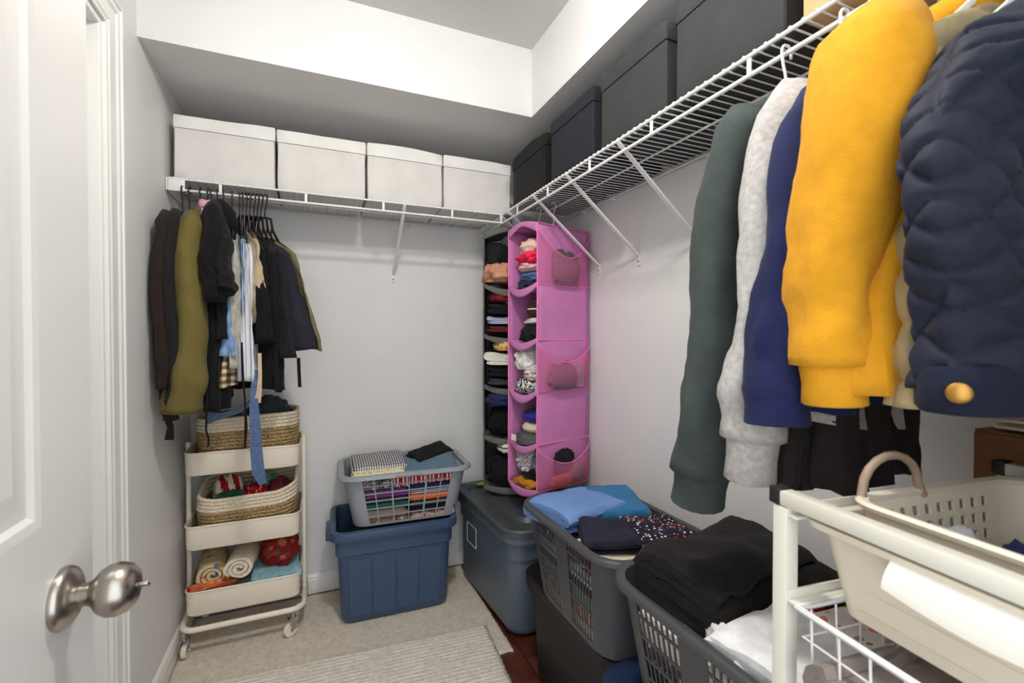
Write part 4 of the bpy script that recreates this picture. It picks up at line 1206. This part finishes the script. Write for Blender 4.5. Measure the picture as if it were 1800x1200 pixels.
# ------------------------------------------------------------------ hanging cell organizers
def organizer(name, label, loc, rz, dx, dy, zs, mat, pipe, mesh_mat, pockets, sag, hooks, seed):
    """open front on local x=0, cells stacked in z (relative to loc), side panels on y=0 and y=dy"""
    t = thing(name, label, 'hanging organizer', loc, rz)
    z0, z1 = zs[0], zs[-1]
    def wav(x, z, s, a=0.004): return a * fb((x * 6, z * 4, s), seed)
    for nm, y, s in (('side_panel', 0.0, 1), ('side_panel', dy, 2)):
        obj(nm, MB().slab(lambda u, v: (u * dx, y + wav(u * dx, v * (z1 - z0), s) - (0.006 if s == 1 else -0.006) * math.sin(PI * u) * abs(math.sin(PI * v * (len(zs) - 1))), z0 + v * (z1 - z0)), 12, 44, 0.003), mat, t, 180)
    obj('back_panel', MB().slab(lambda u, v: (dx + wav(u, v, 3), u * dy, z0 + v * (z1 - z0)), 8, 40, 0.003), mat, t, 180)
    obj('top_panel', MB().slab(lambda u, v: (u * dx, v * dy, z1 + 0.020 * math.sin(PI * v) * (1 - 0.5 * u) + 0.003 * fb((u * 3, v * 3, 0), seed)), 10, 10, 0.003), mat, t, 180)
    # valance over the top cell
    obj('valance', MB().slab(lambda u, v: (-0.002 - 0.004 * math.sin(PI * u), u * dy, z1 + 0.020 * math.sin(PI * u) - v * (0.018 + 0.02 * abs(u - 0.5) * 2)), 12, 3, 0.003), mat, t, 180)
    for k, z in enumerate(zs[:-1]):
        sg = sag[k]
        obj('shelf', MB().slab(lambda u, v: (u * dx - 0.012 * math.sin(PI * v) * (1 - u), v * dy, z + 0.0 - sg * math.sin(PI * v) ** 0.8 * (1 - 0.55 * u) + 0.004 * fb((u * 3, v * 3, k), seed)), 8, 14, 0.004), mat, t, 180)
        obj('shelf_lip', MB().slab(lambda u, v: (-0.012 * math.sin(PI * u) - 0.002, u * dy, z - sg * math.sin(PI * u) ** 0.8 + 0.010 - 0.034 * v * (0.55 + 0.45 * math.sin(PI * u))), 16, 3, 0.003), mat, t, 180)
        obj('piping', MB().tube([(x, -0.004 - wav(x, z - z0, 1), z) for x in (0, dx * 0.25, dx * 0.5, dx * 0.75, dx)], 0.0026, 6), pipe, t, 60)
    for x, y in ((0, 0), (dx, 0), (0, dy)):
        obj('piping', MB().tube([(x - 0.001, y + wav(x, v * (z1 - z0), 1), z0 + v * (z1 - z0)) for v in [i / 14 for i in range(15)]], 0.0042 if x == 0 else 0.0026, 6), pipe, t, 60)
    obj('piping', MB().tube([(u * dx, -0.002, z1 + 0.0) for u in (0, 0.5, 1)], 0.0032, 6), pipe, t, 60)
    for k, (dip, bul) in pockets.items():
        za, zb = zs[k], zs[k + 1]
        H = zb - za
        def top(u): return zb - 0.03 - dip * H * math.sin(PI * min(1, max(0, u))) ** 0.9
        def fn(u, v):
            zz = za + 0.004 + v * (top(u) - za - 0.004)
            return (u * dx, -0.008 - bul * math.sin(PI * u) ** 0.7 * math.sin(PI * (0.12 + 0.70 * v)) + 0.002 * fb((u * 4, v * 4, k), seed), zz)
        po = obj('mesh_pocket', MB().slab(fn, 18, 12, 0.0012), mesh_mat, t, 180)
        obj('pocket_binding', MB().tube([Vector(fn(i / 18, 1.0)) for i in range(19)], 0.0028, 6), pipe, po, 60)
    hm = []
    for (hx, hy, hh) in hooks:
        pts = [(0, 0, 0.0), (0, 0, hh - 0.045), (0.010, 0, hh - 0.028)]
        for k in range(8):
            a = R(-10 + 200 * k / 7)
            pts.append((0.011 * math.cos(a), 0, hh - 0.012 + 0.011 * math.sin(a)))
        o = obj('hook', MB().tube(pts, 0.0022, 6), m_plate, t, 60)
        o.location = (hx, hy, z1 + 0.012)
    return t
m_pink = FAB('orchid_pink_cloth', (200, 124, 178), 0.03, 10, 0.75, 0.2)
m_pipe = FAB('bright_pink_binding', (232, 124, 184), 0.02, 10, 0.7, 0.1)
m_mesh = SHEER('pink_mesh', (226, 128, 170), 0.22)
m_gorg = FAB('grey_organizer_cloth', (104, 104, 100), 0.05, 12, 0.85, 0.3)
PZ = 0.575; PA = R(13); PX, PY = 0.838, 1.700
pz = [z - PZ for z in (0.575, 0.772, 0.990, 1.205, 1.435, 1.685)]
organizer('hanging_organizer', 'pink fabric hanging organizer with mesh side pockets', (PX, PY, PZ), PA, 0.292, 0.200, pz, m_pink, m_pipe, m_mesh, {4: (0.42, 0.042), 2: (0.30, 0.046), 0: (0.30, 0.050)}, [0.012, 0.030, 0.032, 0.024, 0.026], [(0.13, 0.05, 0.105), (0.13, 0.15, 0.105)], 5.0)
GX, GY, GZ = 0.967, 1.972, 0.50
GA = R(68)
gz = [z - GZ for z in (0.50, 0.74, 0.98, 1.22, 1.46, 1.715)]
organizer('hanging_organizer', 'grey fabric hanging organizer in the corner behind the pink one', (GX, GY, GZ), GA, 0.26, 0.25, gz, m_gorg, m_gorg, m_gorg, {}, [0.01, 0.02, 0.02, 0.02, 0.03], [(0.1, 0.06, 0.075), (0.1, 0.18, 0.075)], 8.0)
def loc_of(P, a, x, y, z):
    c, s = math.cos(a), math.sin(a)
    return (P[0] + c * x - s * y, P[1] + s * x + c * y, z)
PP = (PX, PY); GP = (GX, GY)
def pk(label, x, y, z, sx, sy, sz, mat, seed, rz=0, name='rolled_garment', cat='clothes', **kw):
    return crumple(name, label, loc_of(PP, PA, x, y, z), PA + rz, sx, sy, sz, mat, seed, cat, **kw)
PKT = 'cell of the pink organizer'
pk('navy folded garment at the bottom of the top ' + PKT, 0.085, 0.10, 1.412, 0.18, 0.17, 0.055, F('deep_navy', (38, 42, 66)), 21)
pk('denim blue garment in the top ' + PKT, 0.095, 0.10, 1.456, 0.17, 0.15, 0.050, F('mid_denim', (92, 112, 160)), 22)
pk('pale pink garment in the top ' + PKT, 0.085, 0.095, 1.500, 0.17, 0.14, 0.040, F('pale_pink', (232, 182, 188)), 23)
pk('hot pink red garment in the top ' + PKT, 0.085, 0.10, 1.534, 0.19, 0.17, 0.052, F('hot_red', (232, 44, 84)), 24)
pk('peach cream garment on top in the top ' + PKT, 0.095, 0.10, 1.578, 0.17, 0.16, 0.068, F('peach_cream', (230, 196, 178)), 25)
pk('black cap in the second ' + PKT, 0.09, 0.085, 1.192, 0.18, 0.15, 0.085, F('black_cap', (30, 28, 34)), 26, cat='cap', name='cap')
pk('grey white cap above the black one in the second ' + PKT, 0.095, 0.080, 1.272, 0.16, 0.13, 0.030, F('light_grey_felt', (206, 202, 198)), 27, cat='cap', name='cap')
pk('dark brown slippers with white edges in the second ' + PKT, 0.10, 0.070, 1.305, 0.17, 0.12, 0.072, STRIPE('brown_white_edge', [(0, (66, 40, 38)), (0.85, (232, 226, 220))], 2, 30), 28, cat='shoes', name='slippers', amp=0.12)
pk('black and white zebra scarf at the bottom of the third ' + PKT, 0.075, 0.10, 0.972, 0.16, 0.17, 0.065, STRIPE('zebra', [(0, (226, 226, 222)), (0.55, (56, 56, 56))], 1, 70), 29, amp=0.4, freq=3)
pk('fluffy white knit hat in the third ' + PKT, 0.07, 0.125, 1.075, 0.15, 0.11, 0.105, F('fluffy_white', (234, 230, 222), 0.12, 80), 30, cat='hat', name='knit_hat', amp=0.3, freq=3.5)
pk('white and brown printed scarf in the third ' + PKT, 0.085, 0.085, 1.030, 0.15, 0.13, 0.060, SPOTS('brown_leaf_print', (226, 218, 208), [(90, 66, 62), (150, 110, 100)], 80, 0.40), 31)
pk('black garment behind the white knit hat in the third ' + PKT, 0.14, 0.07, 1.05, 0.16, 0.12, 0.12, c_black2, 32)
pk('heather grey cap with a paper tag in the fourth ' + PKT, 0.075, 0.10, 0.745, 0.18, 0.18, 0.070, SPOTS('heather_grey', (84, 84, 86), [(120, 120, 122), (58, 58, 60)], 220, 0.4), 33, cat='cap', name='cap', amp=0.15)
pk('royal blue cap in the fourth ' + PKT, 0.095, 0.085, 0.850, 0.17, 0.15, 0.055, F('royal_blue', (44, 46, 130)), 34, cat='cap', name='cap', amp=0.1)
pk('beige cap between the blue and grey caps in the fourth ' + PKT, 0.09, 0.085, 0.808, 0.17, 0.14, 0.045, F('beige_felt', (208, 196, 176)), 35, cat='cap', name='cap', amp=0.1)
tg = obj('paper_tag', MB().box((0, 0, 0), (0.001, 0.034, 0.026)), PM('tag_paper', (236, 230, 216), 0.6), None, 0, loc_of(PP, PA, -0.030, 0.125, 0.786), PA)
tag(tg, 'small white paper tag on the heather grey cap', 'tag')
pk('mustard yellow garment at the bottom of the lowest ' + PKT, 0.075, 0.10, 0.572, 0.17, 0.17, 0.042, F('mustard', (192, 128, 40)), 36)
pk('black garment in the lowest ' + PKT, 0.09, 0.085, 0.605, 0.17, 0.14, 0.050, c_black, 37)
pk('marled grey knit scarf in the lowest ' + PKT, 0.075, 0.125, 0.635, 0.15, 0.11, 0.105, SPOTS('marled_knit', (214, 204, 206), [(96, 88, 94), (150, 140, 146)], 120, 0.42), 38, amp=0.4, freq=3.5)
pk('blue grey denim garment beside the marled scarf in the lowest ' + PKT, 0.095, 0.06, 0.635, 0.15, 0.08, 0.09, F('grey_denim', (96, 112, 132)), 39)
# things held in the mesh pockets (outside face of the near side panel)
pk('grey socks in the top mesh pocket of the pink organizer', 0.135, -0.024, 1.447, 0.17, 0.020, 0.135, F('sock_grey', (96, 84, 92)), 41, cat='socks', name='socks')
pk('dark grey socks at the left in the middle mesh pocket of the pink organizer', 0.120, -0.026, 1.000, 0.16, 0.022, 0.105, F('sock_grey', (96, 84, 92)), 42, cat='socks', name='socks')
pk('light grey socks at the right in the middle mesh pocket of the pink organizer', 0.215, -0.022, 1.000, 0.07, 0.018, 0.095, F('sock_light', (160, 146, 150)), 43, cat='socks', name='socks')
pk('black socks peeking over the bottom mesh pocket of the pink organizer', 0.125, -0.024, 0.640, 0.12, 0.018, 0.105, F('sock_black', (34, 28, 32)), 44, cat='socks', name='socks')
pk('grey socks in the bottom mesh pocket of the pink organizer', 0.200, -0.025, 0.600, 0.09, 0.020, 0.100, F('sock_mid', (130, 118, 124)), 45, cat='socks', name='socks')
pk('orange socks at the bottom of the bottom mesh pocket of the pink organizer', 0.115, -0.026, 0.590, 0.13, 0.020, 0.055, F('sock_orange', (216, 104, 72)), 46, cat='socks', name='socks')
# contents of the grey organizer (local y runs to world -x, so y near dy shows at the left)
def gk(label, x, y, z, sx, sy, sz, mat, seed, name='folded_garment', cat='clothes', fold=False, **kw):
    p = loc_of(GP, GA, x, y, z)
    if fold:
        return folded(name, label, p, GA - R(90), sy, sx, sz, fold, mat, seed, cat, wave=0.008, sag=-0.012)
    return crumple(name, label, p, GA, sx, sy, sz, mat, seed, cat, **kw)
GK = 'cell of the grey organizer'
gk('peach felt hat poking out of the top ' + GK, 0.045, 0.175, 1.475, 0.22, 0.17, 0.095, F('peach_felt', (204, 150, 118), 0.06), 51, 'hat', 'hat', amp=0.35)
gk('black hat behind the peach hat in the top ' + GK, 0.09, 0.12, 1.50, 0.18, 0.15, 0.135, c_black2, 52, 'hat', 'hat')
gk('dark red garment in the second ' + GK, 0.06, 0.165, 1.385, 0.15, 0.13, 0.055, F('dark_red', (128, 34, 40)), 53)
gk('grey white garment in the second ' + GK, 0.06, 0.10, 1.372, 0.15, 0.10, 0.055, F('grey_white', (196, 190, 186)), 54)
gk('black folded garment in the second ' + GK, 0.09, 0.13, 1.325, 0.24, 0.23, 0.052, c_black, 55, fold=2)
gk('white and blue folded shirts in the second ' + GK, 0.09, 0.13, 1.278, 0.25, 0.22, 0.042, STRIPE('white_blue_fold', [(0, (206, 212, 228)), (0.5, (88, 104, 150))], 2, 120), 56, fold=3)
gk('maroon folded garment in the second ' + GK, 0.09, 0.13, 1.240, 0.25, 0.22, 0.036, F('maroon_cloth', (98, 30, 38)), 57, fold=2)
gk('mustard striped garment in the third ' + GK, 0.06, 0.13, 1.150, 0.20, 0.16, 0.052, STRIPE('mustard_stripe', [(0, (196, 150, 80)), (0.6, (226, 196, 140))], 0, 60), 58)
gk('off white folded shirts in the third ' + GK, 0.085, 0.13, 1.085, 0.25, 0.235, 0.062, F('off_white_cotton', (220, 216, 206)), 59, fold=3)
gk('black folded garment in the third ' + GK, 0.09, 0.13, 1.030, 0.25, 0.225, 0.050, c_black2, 60, fold=2)
gk('dark slate folded garment at the bottom of the third ' + GK, 0.09, 0.13, 0.992, 0.25, 0.22, 0.035, F('slate_fold', (56, 60, 74)), 61, fold=2)
gk('navy garment with a white edge in the fourth ' + GK, 0.065, 0.15, 0.885, 0.22, 0.20, 0.075, F('navy_fold', (38, 46, 82)), 62)
gk('black garment at the bottom of the fourth ' + GK, 0.085, 0.13, 0.752, 0.22, 0.20, 0.125, c_black2, 63)
gk('white and olive sneaker in the lowest ' + GK, 0.05, 0.13, 0.665, 0.16, 0.12, 0.062, STRIPE('sneaker_mix', [(0, (232, 228, 220)), (0.7, (116, 112, 84))], 2, 34), 64, 'sneaker', 'shoe', amp=0.15)
gk('black garment filling the lowest ' + GK, 0.075, 0.135, 0.508, 0.22, 0.20, 0.15, c_black, 65)
# ------------------------------------------------------------------ clothes hanging on the right rail
m_hangw = PM('white_hanger_plastic', (232, 232, 230), 0.4)
GRP = 'clothes hanging on the right rail'
RODX = SX + 0.002
def hang_right(y, dl, name, label, cat, mat, W, L, hl, hmat=None, drop=0.08, zt=0.10, **kw):
    loc = (RODX, y, ZR + 0.004); rz = R(180 + dl)      # local +x points into the room
    if hl: hanger(hl, loc, rz, min(W, 0.19), drop, hmat or m_hangw, group='hangers on the right rail', zt=zt)
    return garment(name, label, cat, loc, rz, mat, GRP, W=W, L=L, drop=drop, zt=zt, **kw)
c_green = F('dark_green_fleece', (62, 70, 68), 0.05, 40); c_heath = F('heather_grey_fleece', (180, 176, 172), 0.08, 120)
c_ynav = F('navy_pique', (29, 35, 72)); c_yel = F('mustard_yellow_fleece', (218, 154, 34), 0.03, 50); c_khaki = F('khaki_nylon', (166, 150, 112), rough=0.6)
c_quilt = F('navy_quilted_nylon', (32, 36, 50), 0.04, 20, 0.68, 0.2); c_lblue = F('light_blue_cotton', (150, 186, 206))
c_btr = F('black_trouser', (40, 36, 34))
hang_right(0.605, 0, 'sweatshirt', 'dark green sweatshirt at the far end of the right rail', 'sweatshirt', c_green, 0.130, 0.62, 'white hanger of the dark green sweatshirt', drop=0.075, T=0.040, seed=21, sleeve=SL(length=0.60, r0=0.044, r1=0.062, flat=0.9, out=0.0, lean=-0.055, wr=0.007), cuff=(0.86, 0.065), sides=(1,), collar=(0.05, 0.012))
hang_right(0.500, 0, 'sweatshirt', 'light heather grey sweatshirt between the green and yellow ones', 'sweatshirt', c_heath, 0.150, 0.58, 'white hanger of the heather grey sweatshirt', drop=0.10, T=0.036, seed=22, sleeve=SL(length=0.485, r0=0.046, r1=0.054, flat=0.9, lean=-0.030, wr=0.007), cuff=(0.80, 0.070), sides=(1,))
hang_right(0.455, 0, 'shirt', 'navy polo shirt tucked behind the yellow sweatshirt', 'shirt', c_ynav, 0.160, 0.52, 'white hanger of the navy polo shirt', drop=0.11, zt=0.12, T=0.025, seed=23, sleeve=SL(length=0.37, r0=0.040, r1=0.046, flat=0.9, wr=0.005, out=0.02, lean=-0.016), cuff=(1.05, 0.05), sides=(1,))
hang_right(0.362, 0, 'sweatshirt', 'mustard yellow sweatshirt in front on the right rail', 'sweatshirt', c_yel, 0.185, 0.50, 'white hanger of the mustard yellow sweatshirt', drop=0.085, T=0.056, seed=24, sleeve=SL(length=0.372, r0=0.064, r1=0.050, flat=1.0, wr=0.006, out=-0.01, lean=-0.040), cuff=(0.78, 0.052), sides=(1,), collar=(0.05, 0.014))
hang_right(0.522, 2, 'trousers', 'black trousers below the navy polo shirt', 'trousers', c_btr, 0.13, 0.37, '', drop=0.01, zt=0.40, T=0.030, hemW=0.14, seed=25)
hang_right(0.472, -2, 'trousers', 'black trousers below the mustard yellow sweatshirt', 'trousers', c_btr, 0.105, 0.39, '', drop=0.01, zt=0.38, T=0.030, hemW=0.10, seed=26)
hang_right(0.345, 0, 'shirt', 'dark navy shirt between the yellow sweatshirt and the khaki vest', 'shirt', c_navyd, 0.150, 0.46, 'white hanger of the dark navy shirt', drop=0.09, T=0.022, seed=27)

def puffed(name, label, cat, y, dl, mat, W, hemW, L, T, drop, zt, seed, fn, hl=None, N=120, K=80, amp=0.006, belly=0.0):
    t = thing(name, label, cat, (RODX, y, ZR + 0.004), R(180 + dl), GRP)
    mb = torso(W, hemW, L, T, drop, zt, seed, 3, amp, N=N, K=K, belly=belly)
    out = []
    rings = K + 1
    for i in range(rings):
        rg = mb.v[i * N:(i + 1) * N]
        cx = sum(p[0] for p in rg) / N; cy = sum(p[1] for p in rg) / N
        for p in rg:
            dx_, dy_ = p[0] - cx, p[1] - cy
            k = fn(p[0] + 0.7 * dy_, p[2])
            nx = dx_ / W * 0.9; ny = dy_ / T
            l = math.hypot(nx, ny) or 1
            out.append((p[0] + nx / l * k, p[1] + ny / l * k, p[2]))
    mb.v = out
    obj('body', mb, mat, t, 180)
    if hl: hanger(hl, (RODX, y, ZR + 0.004), R(180 + dl), min(W, 0.19), drop, m_hangw, group='hangers on the right rail', zt=zt)
    return t
def diamonds(x, z):
    if z > -0.20: return 0.0015 * math.sin(x * 90)
    a = abs(math.sin((x * 1.25 + z) * 56)); b_ = abs(math.sin((x * 1.25 - z) * 56))
    return 0.0115 * (min(a, b_)) ** 0.42
def baffles(x, z): return 0.013 * abs(math.sin(z * 48)) ** 0.6
puffed('vest', 'khaki puffer vest between the yellow sweatshirt and the quilted jacket', 'vest', 0.318, 0, c_khaki, 0.160, 0.180, 0.510, 0.018, 0.08, 0.10, 31, baffles, hl='white hanger of the khaki vest')
jk = puffed('quilted_jacket', 'navy quilted jacket nearest the camera on the right rail', 'jacket', 0.262, 0, c_quilt, 0.180, 0.222, 0.48, 0.042, 0.10, 0.11, 32, diamonds, hl='white hanger of the navy quilted jacket', N=150, K=110, belly=0.066)
# hem band and snap of the quilted jacket
hb = MB()
rg = []
for o_, z in ((0.004, -0.568), (0.008, -0.575), (0.008, -0.612), (0.003, -0.618), (-0.010, -0.612), (-0.010, -0.572)):
    rg.append([((0.224 + o_) * math.copysign(abs(math.cos(2 * PI * j / 60)) ** 0.75, math.cos(2 * PI * j / 60)), (0.0525 + o_) * math.copysign(abs(math.sin(2 * PI * j / 60)) ** 0.8, math.sin(2 * PI * j / 60)), z) for j in range(60)])
obj('hem_band', MB().loft(rg, True, True), F('navy_band', (26, 30, 46)), jk, 60)
bt = obj('snap_button', MB().revolve([(0.0, 0.0), (0.0105, 0.0), (0.0105, 0.002), (0.008, 0.004), (0.0, 0.0042)], 20), PM('brass', (176, 132, 66), 0.35, 0.9), jk, 50)
bt.location = (0.2305, 0.014, -0.594); bt.rotation_euler = (0, R(90), R(25)); bt['label'] = 'brass snap button'
hang_right(0.185, 0, 'shirt', 'light blue shirt at the right edge of the picture', 'shirt', c_lblue, 0.195, 0.20, 'white hanger of the light blue shirt', drop=0.06, T=0.02, seed=28)
dn = hang_right(0.296, 0, 'denim_skirt', 'pale denim skirt showing between the khaki vest and the quilted jacket', 'skirt', F('pale_denim', (128, 148, 172), 0.14, 50), 0.170, 0.22, '', drop=0.02, zt=0.35, T=0.012, hemW=0.195, seed=29)

# ------------------------------------------------------------------ drawer rack at the right front
m_rack = PM('rack_epoxy', (222, 219, 206), 0.35, 0.1)
m_draw = PM('beige_drawer_plastic', (222, 212, 192), 0.42, bump=0.04, bscale=250)
m_capb = PM('black_cap_plastic', (26, 26, 26), 0.5)
RA = R(-6.7)
RKX, RKY = 0.530, 0.404
RL, RD, RZ = 0.335, 0.445, 1.033
rack = thing('drawer_rack', 'cream metal drawer rack at the right front', 'drawer rack', (RKX, RKY, 0.0), RA)
for x in (0.010, RD - 0.010):
    for y in (-0.010, -RL + 0.010):
        obj('post', MB().box((x, y, (RZ - 0.02) / 2), (0.020, 0.020, RZ - 0.02), 0.002), m_rack, rack, 30)
        obj('foot', MB().revolve([(0.0, 0.0), (0.013, 0.0), (0.013, 0.006), (0.008, 0.010), (0.0, 0.010)], 12, (x, y, -0.0)), m_capb, rack, 30)
    obj('top_rail', MB().box((x, -RL / 2 - 0.0, RZ - 0.010), (0.020, RL - 0.018, 0.019), 0.003), m_rack, rack, 30)
    obj('end_cap', MB().box((x, -0.002, RZ - 0.009), (0.021, 0.016, 0.021), 0.002), m_capb, rack, 30)
    obj('end_cap', MB().box((x, -RL + 0.002, RZ - 0.009), (0.021, 0.014, 0.021), 0.002), m_capb, rack, 30)
for z in (0.975, 0.870, 0.62, 0.36):
    z += 0.03
    for y in (-0.026, -RL + 0.026):
        rn = MB().box((RD / 2, y, z), (RD - 0.004, 0.014, 0.004), 0.001)
        rn.box((RD / 2, y + (0.006 if y > -0.1 else -0.006), z + 0.006), (RD - 0.004, 0.003, 0.014), 0.001)
        obj('runner', rn, m_rack, rack, 30)
# plastic drawer on the upper runners
dz0, dz1 = 0.898, 1.010
dy0, dy1 = -0.038, -RL + 0.038
dw, dd_ = RD - 0.02, dy0 - dy1
def dring(f, z, ins=0.0):
    return [(x + RD / 2, y + (dy0 + dy1) / 2, z) for x, y in rrect(dw * f - 2 * ins, dd_ * f - 2 * ins + 0.0, 0.022, 5)]
dr = MB().loft([dring(0.86, dz0, 0.01), dring(0.86, dz0 + 0.006), dring(0.955, dz1 - 0.012), dring(0.96, dz1 - 0.010), dring(1.02, dz1 - 0.008), dring(1.03, dz1), dring(0.97, dz1), dring(0.95, dz1 - 0.012, 0.003), dring(0.86, dz0 + 0.008, 0.003), dring(0.84, dz0 + 0.004, 0.01)], True, True)
drawer = obj('drawer', dr, m_draw, rack, 40)
for z in (0.945, 0.918):
    f = 0.86 + 0.095 * (z - dz0) / (dz1 - dz0)
    gl = MB().box((RD / 2 - dw * f / 2 - 0.0005, (dy0 + dy1) / 2, z), (0.002, dd_ * f - 0.06, 0.0016), 0.0005)
    obj('moulded_line', gl, m_draw, drawer, 20)
hx = RD / 2 - dw * 0.5
lipm = MB().slab(lambda u, v: (hx - 0.002 - 0.014 * math.sin(v * PI / 2) , dy0 - 0.098 - u * 0.150, dz1 - 0.006 - v * (0.026 + 0.008 * math.sin(PI * u))), 14, 8, 0.004)
obj('pull_lip', lipm, PM('white_plastic', (228, 223, 212), 0.4), drawer, 60)
# white wire drawer on the next runners
wd_ = MB()
wz1, wz0 = 0.898, 0.790
wx0, wx1 = 0.004, RD - 0.014
wy0, wy1 = -0.034, -RL + 0.034
def wring(z, i): return [(wx0 + i, wy0 - i, z), (wx0 + i, wy1 + i, z), (wx1 - i, wy1 + i, z), (wx1 - i, wy0 - i, z)]
m_wire = PM('white_wire', (236, 236, 234), 0.35)
wdr = obj('wire_drawer', MB().tube([Vector(p) for p in wring(wz1, 0)], 0.0045, 8, closed=True), m_wire, rack, 60)
for z in (0.865, 0.828):
    obj('wire_hoop', MB().tube([Vector(p) for p in wring(z, 0.004)], 0.0014, 6, closed=True), m_wire, wdr, 60)
n = 11
for k in range(n):
    x = wx0 + (wx1 - wx0) * (k + 0.5) / n
    obj('cross_wire', MB().tube([(x, wy0 - 0.001, wz1), (x, wy0 - 0.006, wz0), (x, wy1 + 0.006, wz0), (x, wy1 + 0.001, wz1)], 0.0014, 6), m_wire, wdr, 60)
for k in range(8):
    y = wy0 + (wy1 - wy0) * (k + 0.5) / 8
    obj('long_wire', MB().tube([(wx0 + 0.001, y, wz1), (wx0 + 0.006, y, wz0), (wx1 - 0.006, y, wz0), (wx1 - 0.001, y, wz1)], 0.0014, 6), m_wire, wdr, 60)
def rk(x, y, z):
    c, s = math.cos(RA), math.sin(RA)
    return (RKX + c * x - s * y, RKY + s * x + c * y, z)
# things in the drawers
m_tau = F('taupe_towel', (140, 130, 122))
for k, (x, y, z) in enumerate(((0.055, -0.090, wz0 + 0.002), (0.135, -0.095, wz0 + 0.002), (0.10, -0.19, wz0 + 0.002))):
    o = obj('rolled_towel', roll_mb(0.11, 0.037, 2.2, 0.013, k + 3.0), m_tau, None, 60, rk(x, y, z), RA + R(90 + 12 * k))
    tag(o, ['taupe rolled towel at the front of the white wire drawer', 'taupe rolled towel behind the front one in the white wire drawer', 'taupe rolled towel nearest the camera in the white wire drawer'][k], 'towel', 'rolled towels in the wire drawer')
# slotted beige basket inside the plastic drawer
pb = thing('slotted_basket', 'beige plastic basket with slotted sides inside the top drawer', 'basket', rk(0.190, -0.162, dz0 + 0.0095), RA)
pm_ = MB()
zs_ = [0.0, 0.05, 0.058, 0.070, 0.078, 0.090, 0.098, 0.110, 0.125]
perforated(pm_, [(0.06, 0)] + lat(9, 0.03, 0.03) + [(0.06, 0)], [(0.06, 0)] + lat(7, 0.03, 0.03) + [(0.06, 0)], lambda z: (0.250 + 0.25 * z, 0.170 + 0.25 * z), zs_, [False, False, True, False, True, False, True, False], 0.03, 0.003)
pm_.loft([ring(0.247, 0.167, 0.028, 0.001), ring(0.247, 0.167, 0.028, 0.004)], True, True)
obj('basket_body', pm_, m_draw, pb, 40)
rm = MB(); band(rm, 0.281, 0.201, 0.03, [(-0.004, 0.122), (0.006, 0.122), (0.008, 0.127), (0.004, 0.130), (-0.005, 0.128)]); obj('rim', rm, m_draw, pb, 40)
hd = [(-0.128, 0.098, 0.120)] + [(-0.075 - 0.046 * math.cos(R(a)) , 0.101, 0.135 + 0.038 * math.sin(R(a))) for a in range(0, 181, 20)] + [(-0.024, 0.098, 0.120)]
obj('loop_handle', MB().tube(hd, 0.005, 8), PM('brown_grey_plastic', (150, 128, 108), 0.5), pb, 60)
crumple('navy_cloth', 'navy blue cloth in the slotted basket', rk(0.215, -0.165, dz0 + 0.014), 0.2, 0.18, 0.12, 0.085, F('deep_blue', (40, 56, 110)), 91)
crumple('grey_cloth', 'grey cloth bundle at the left of the slotted basket', rk(0.12, -0.115, dz0 + 0.014), 0.2, 0.09, 0.10, 0.100, F('ash_grey', (140, 140, 146)), 92)
m_bcard = PM('brown_cardboard', (126, 84, 46), 0.8, bump=0.1, bscale=30, bsc=(1, 1, 10), var=0.06, vscale=7)
cb = carton('cardboard_box', 'brown cardboard box standing behind the slotted basket by the right wall', (1.045, 0.255, 0.86), R(-4), 0.16, 0.26, 0.215, m_bcard, False)
pr = MB()
for (yy, zz, w_, h_) in ((0.02, 0.11, 0.05, 0.010), (-0.01, 0.085, 0.07, 0.006), (0.03, 0.06, 0.03, 0.012)):
    pr.box((-0.0805, yy, zz), (0.0008, w_, h_))
obj('print', pr, PM('carton_ink', (60, 38, 24), 0.8), cb, 0)
st = obj('side_stand', MB().box((1.045, 0.255, 0.43), (0.15, 0.24, 0.857), 0.004), PM('stand_white', (220, 218, 212), 0.5), None, 30)
tag(st, 'narrow white stand between the drawer rack and the right wall', 'stand')
folded('white_paper', 'cream folded cloth lying on the brown cardboard box', (1.035, 0.265, 1.0765), R(-4), 0.13, 0.20, 0.022, 2, F('cream_cotton', (226, 214, 190)), 95, CAT, wave=0.004)

crumple('green_strap', 'lime green strap lying on the grey tub lid behind the organizers', (0.815, 2.225, 0.4565), R(80), 0.05, 0.12, 0.012, F('lime_green', (126, 176, 60)), 97, 'strap')
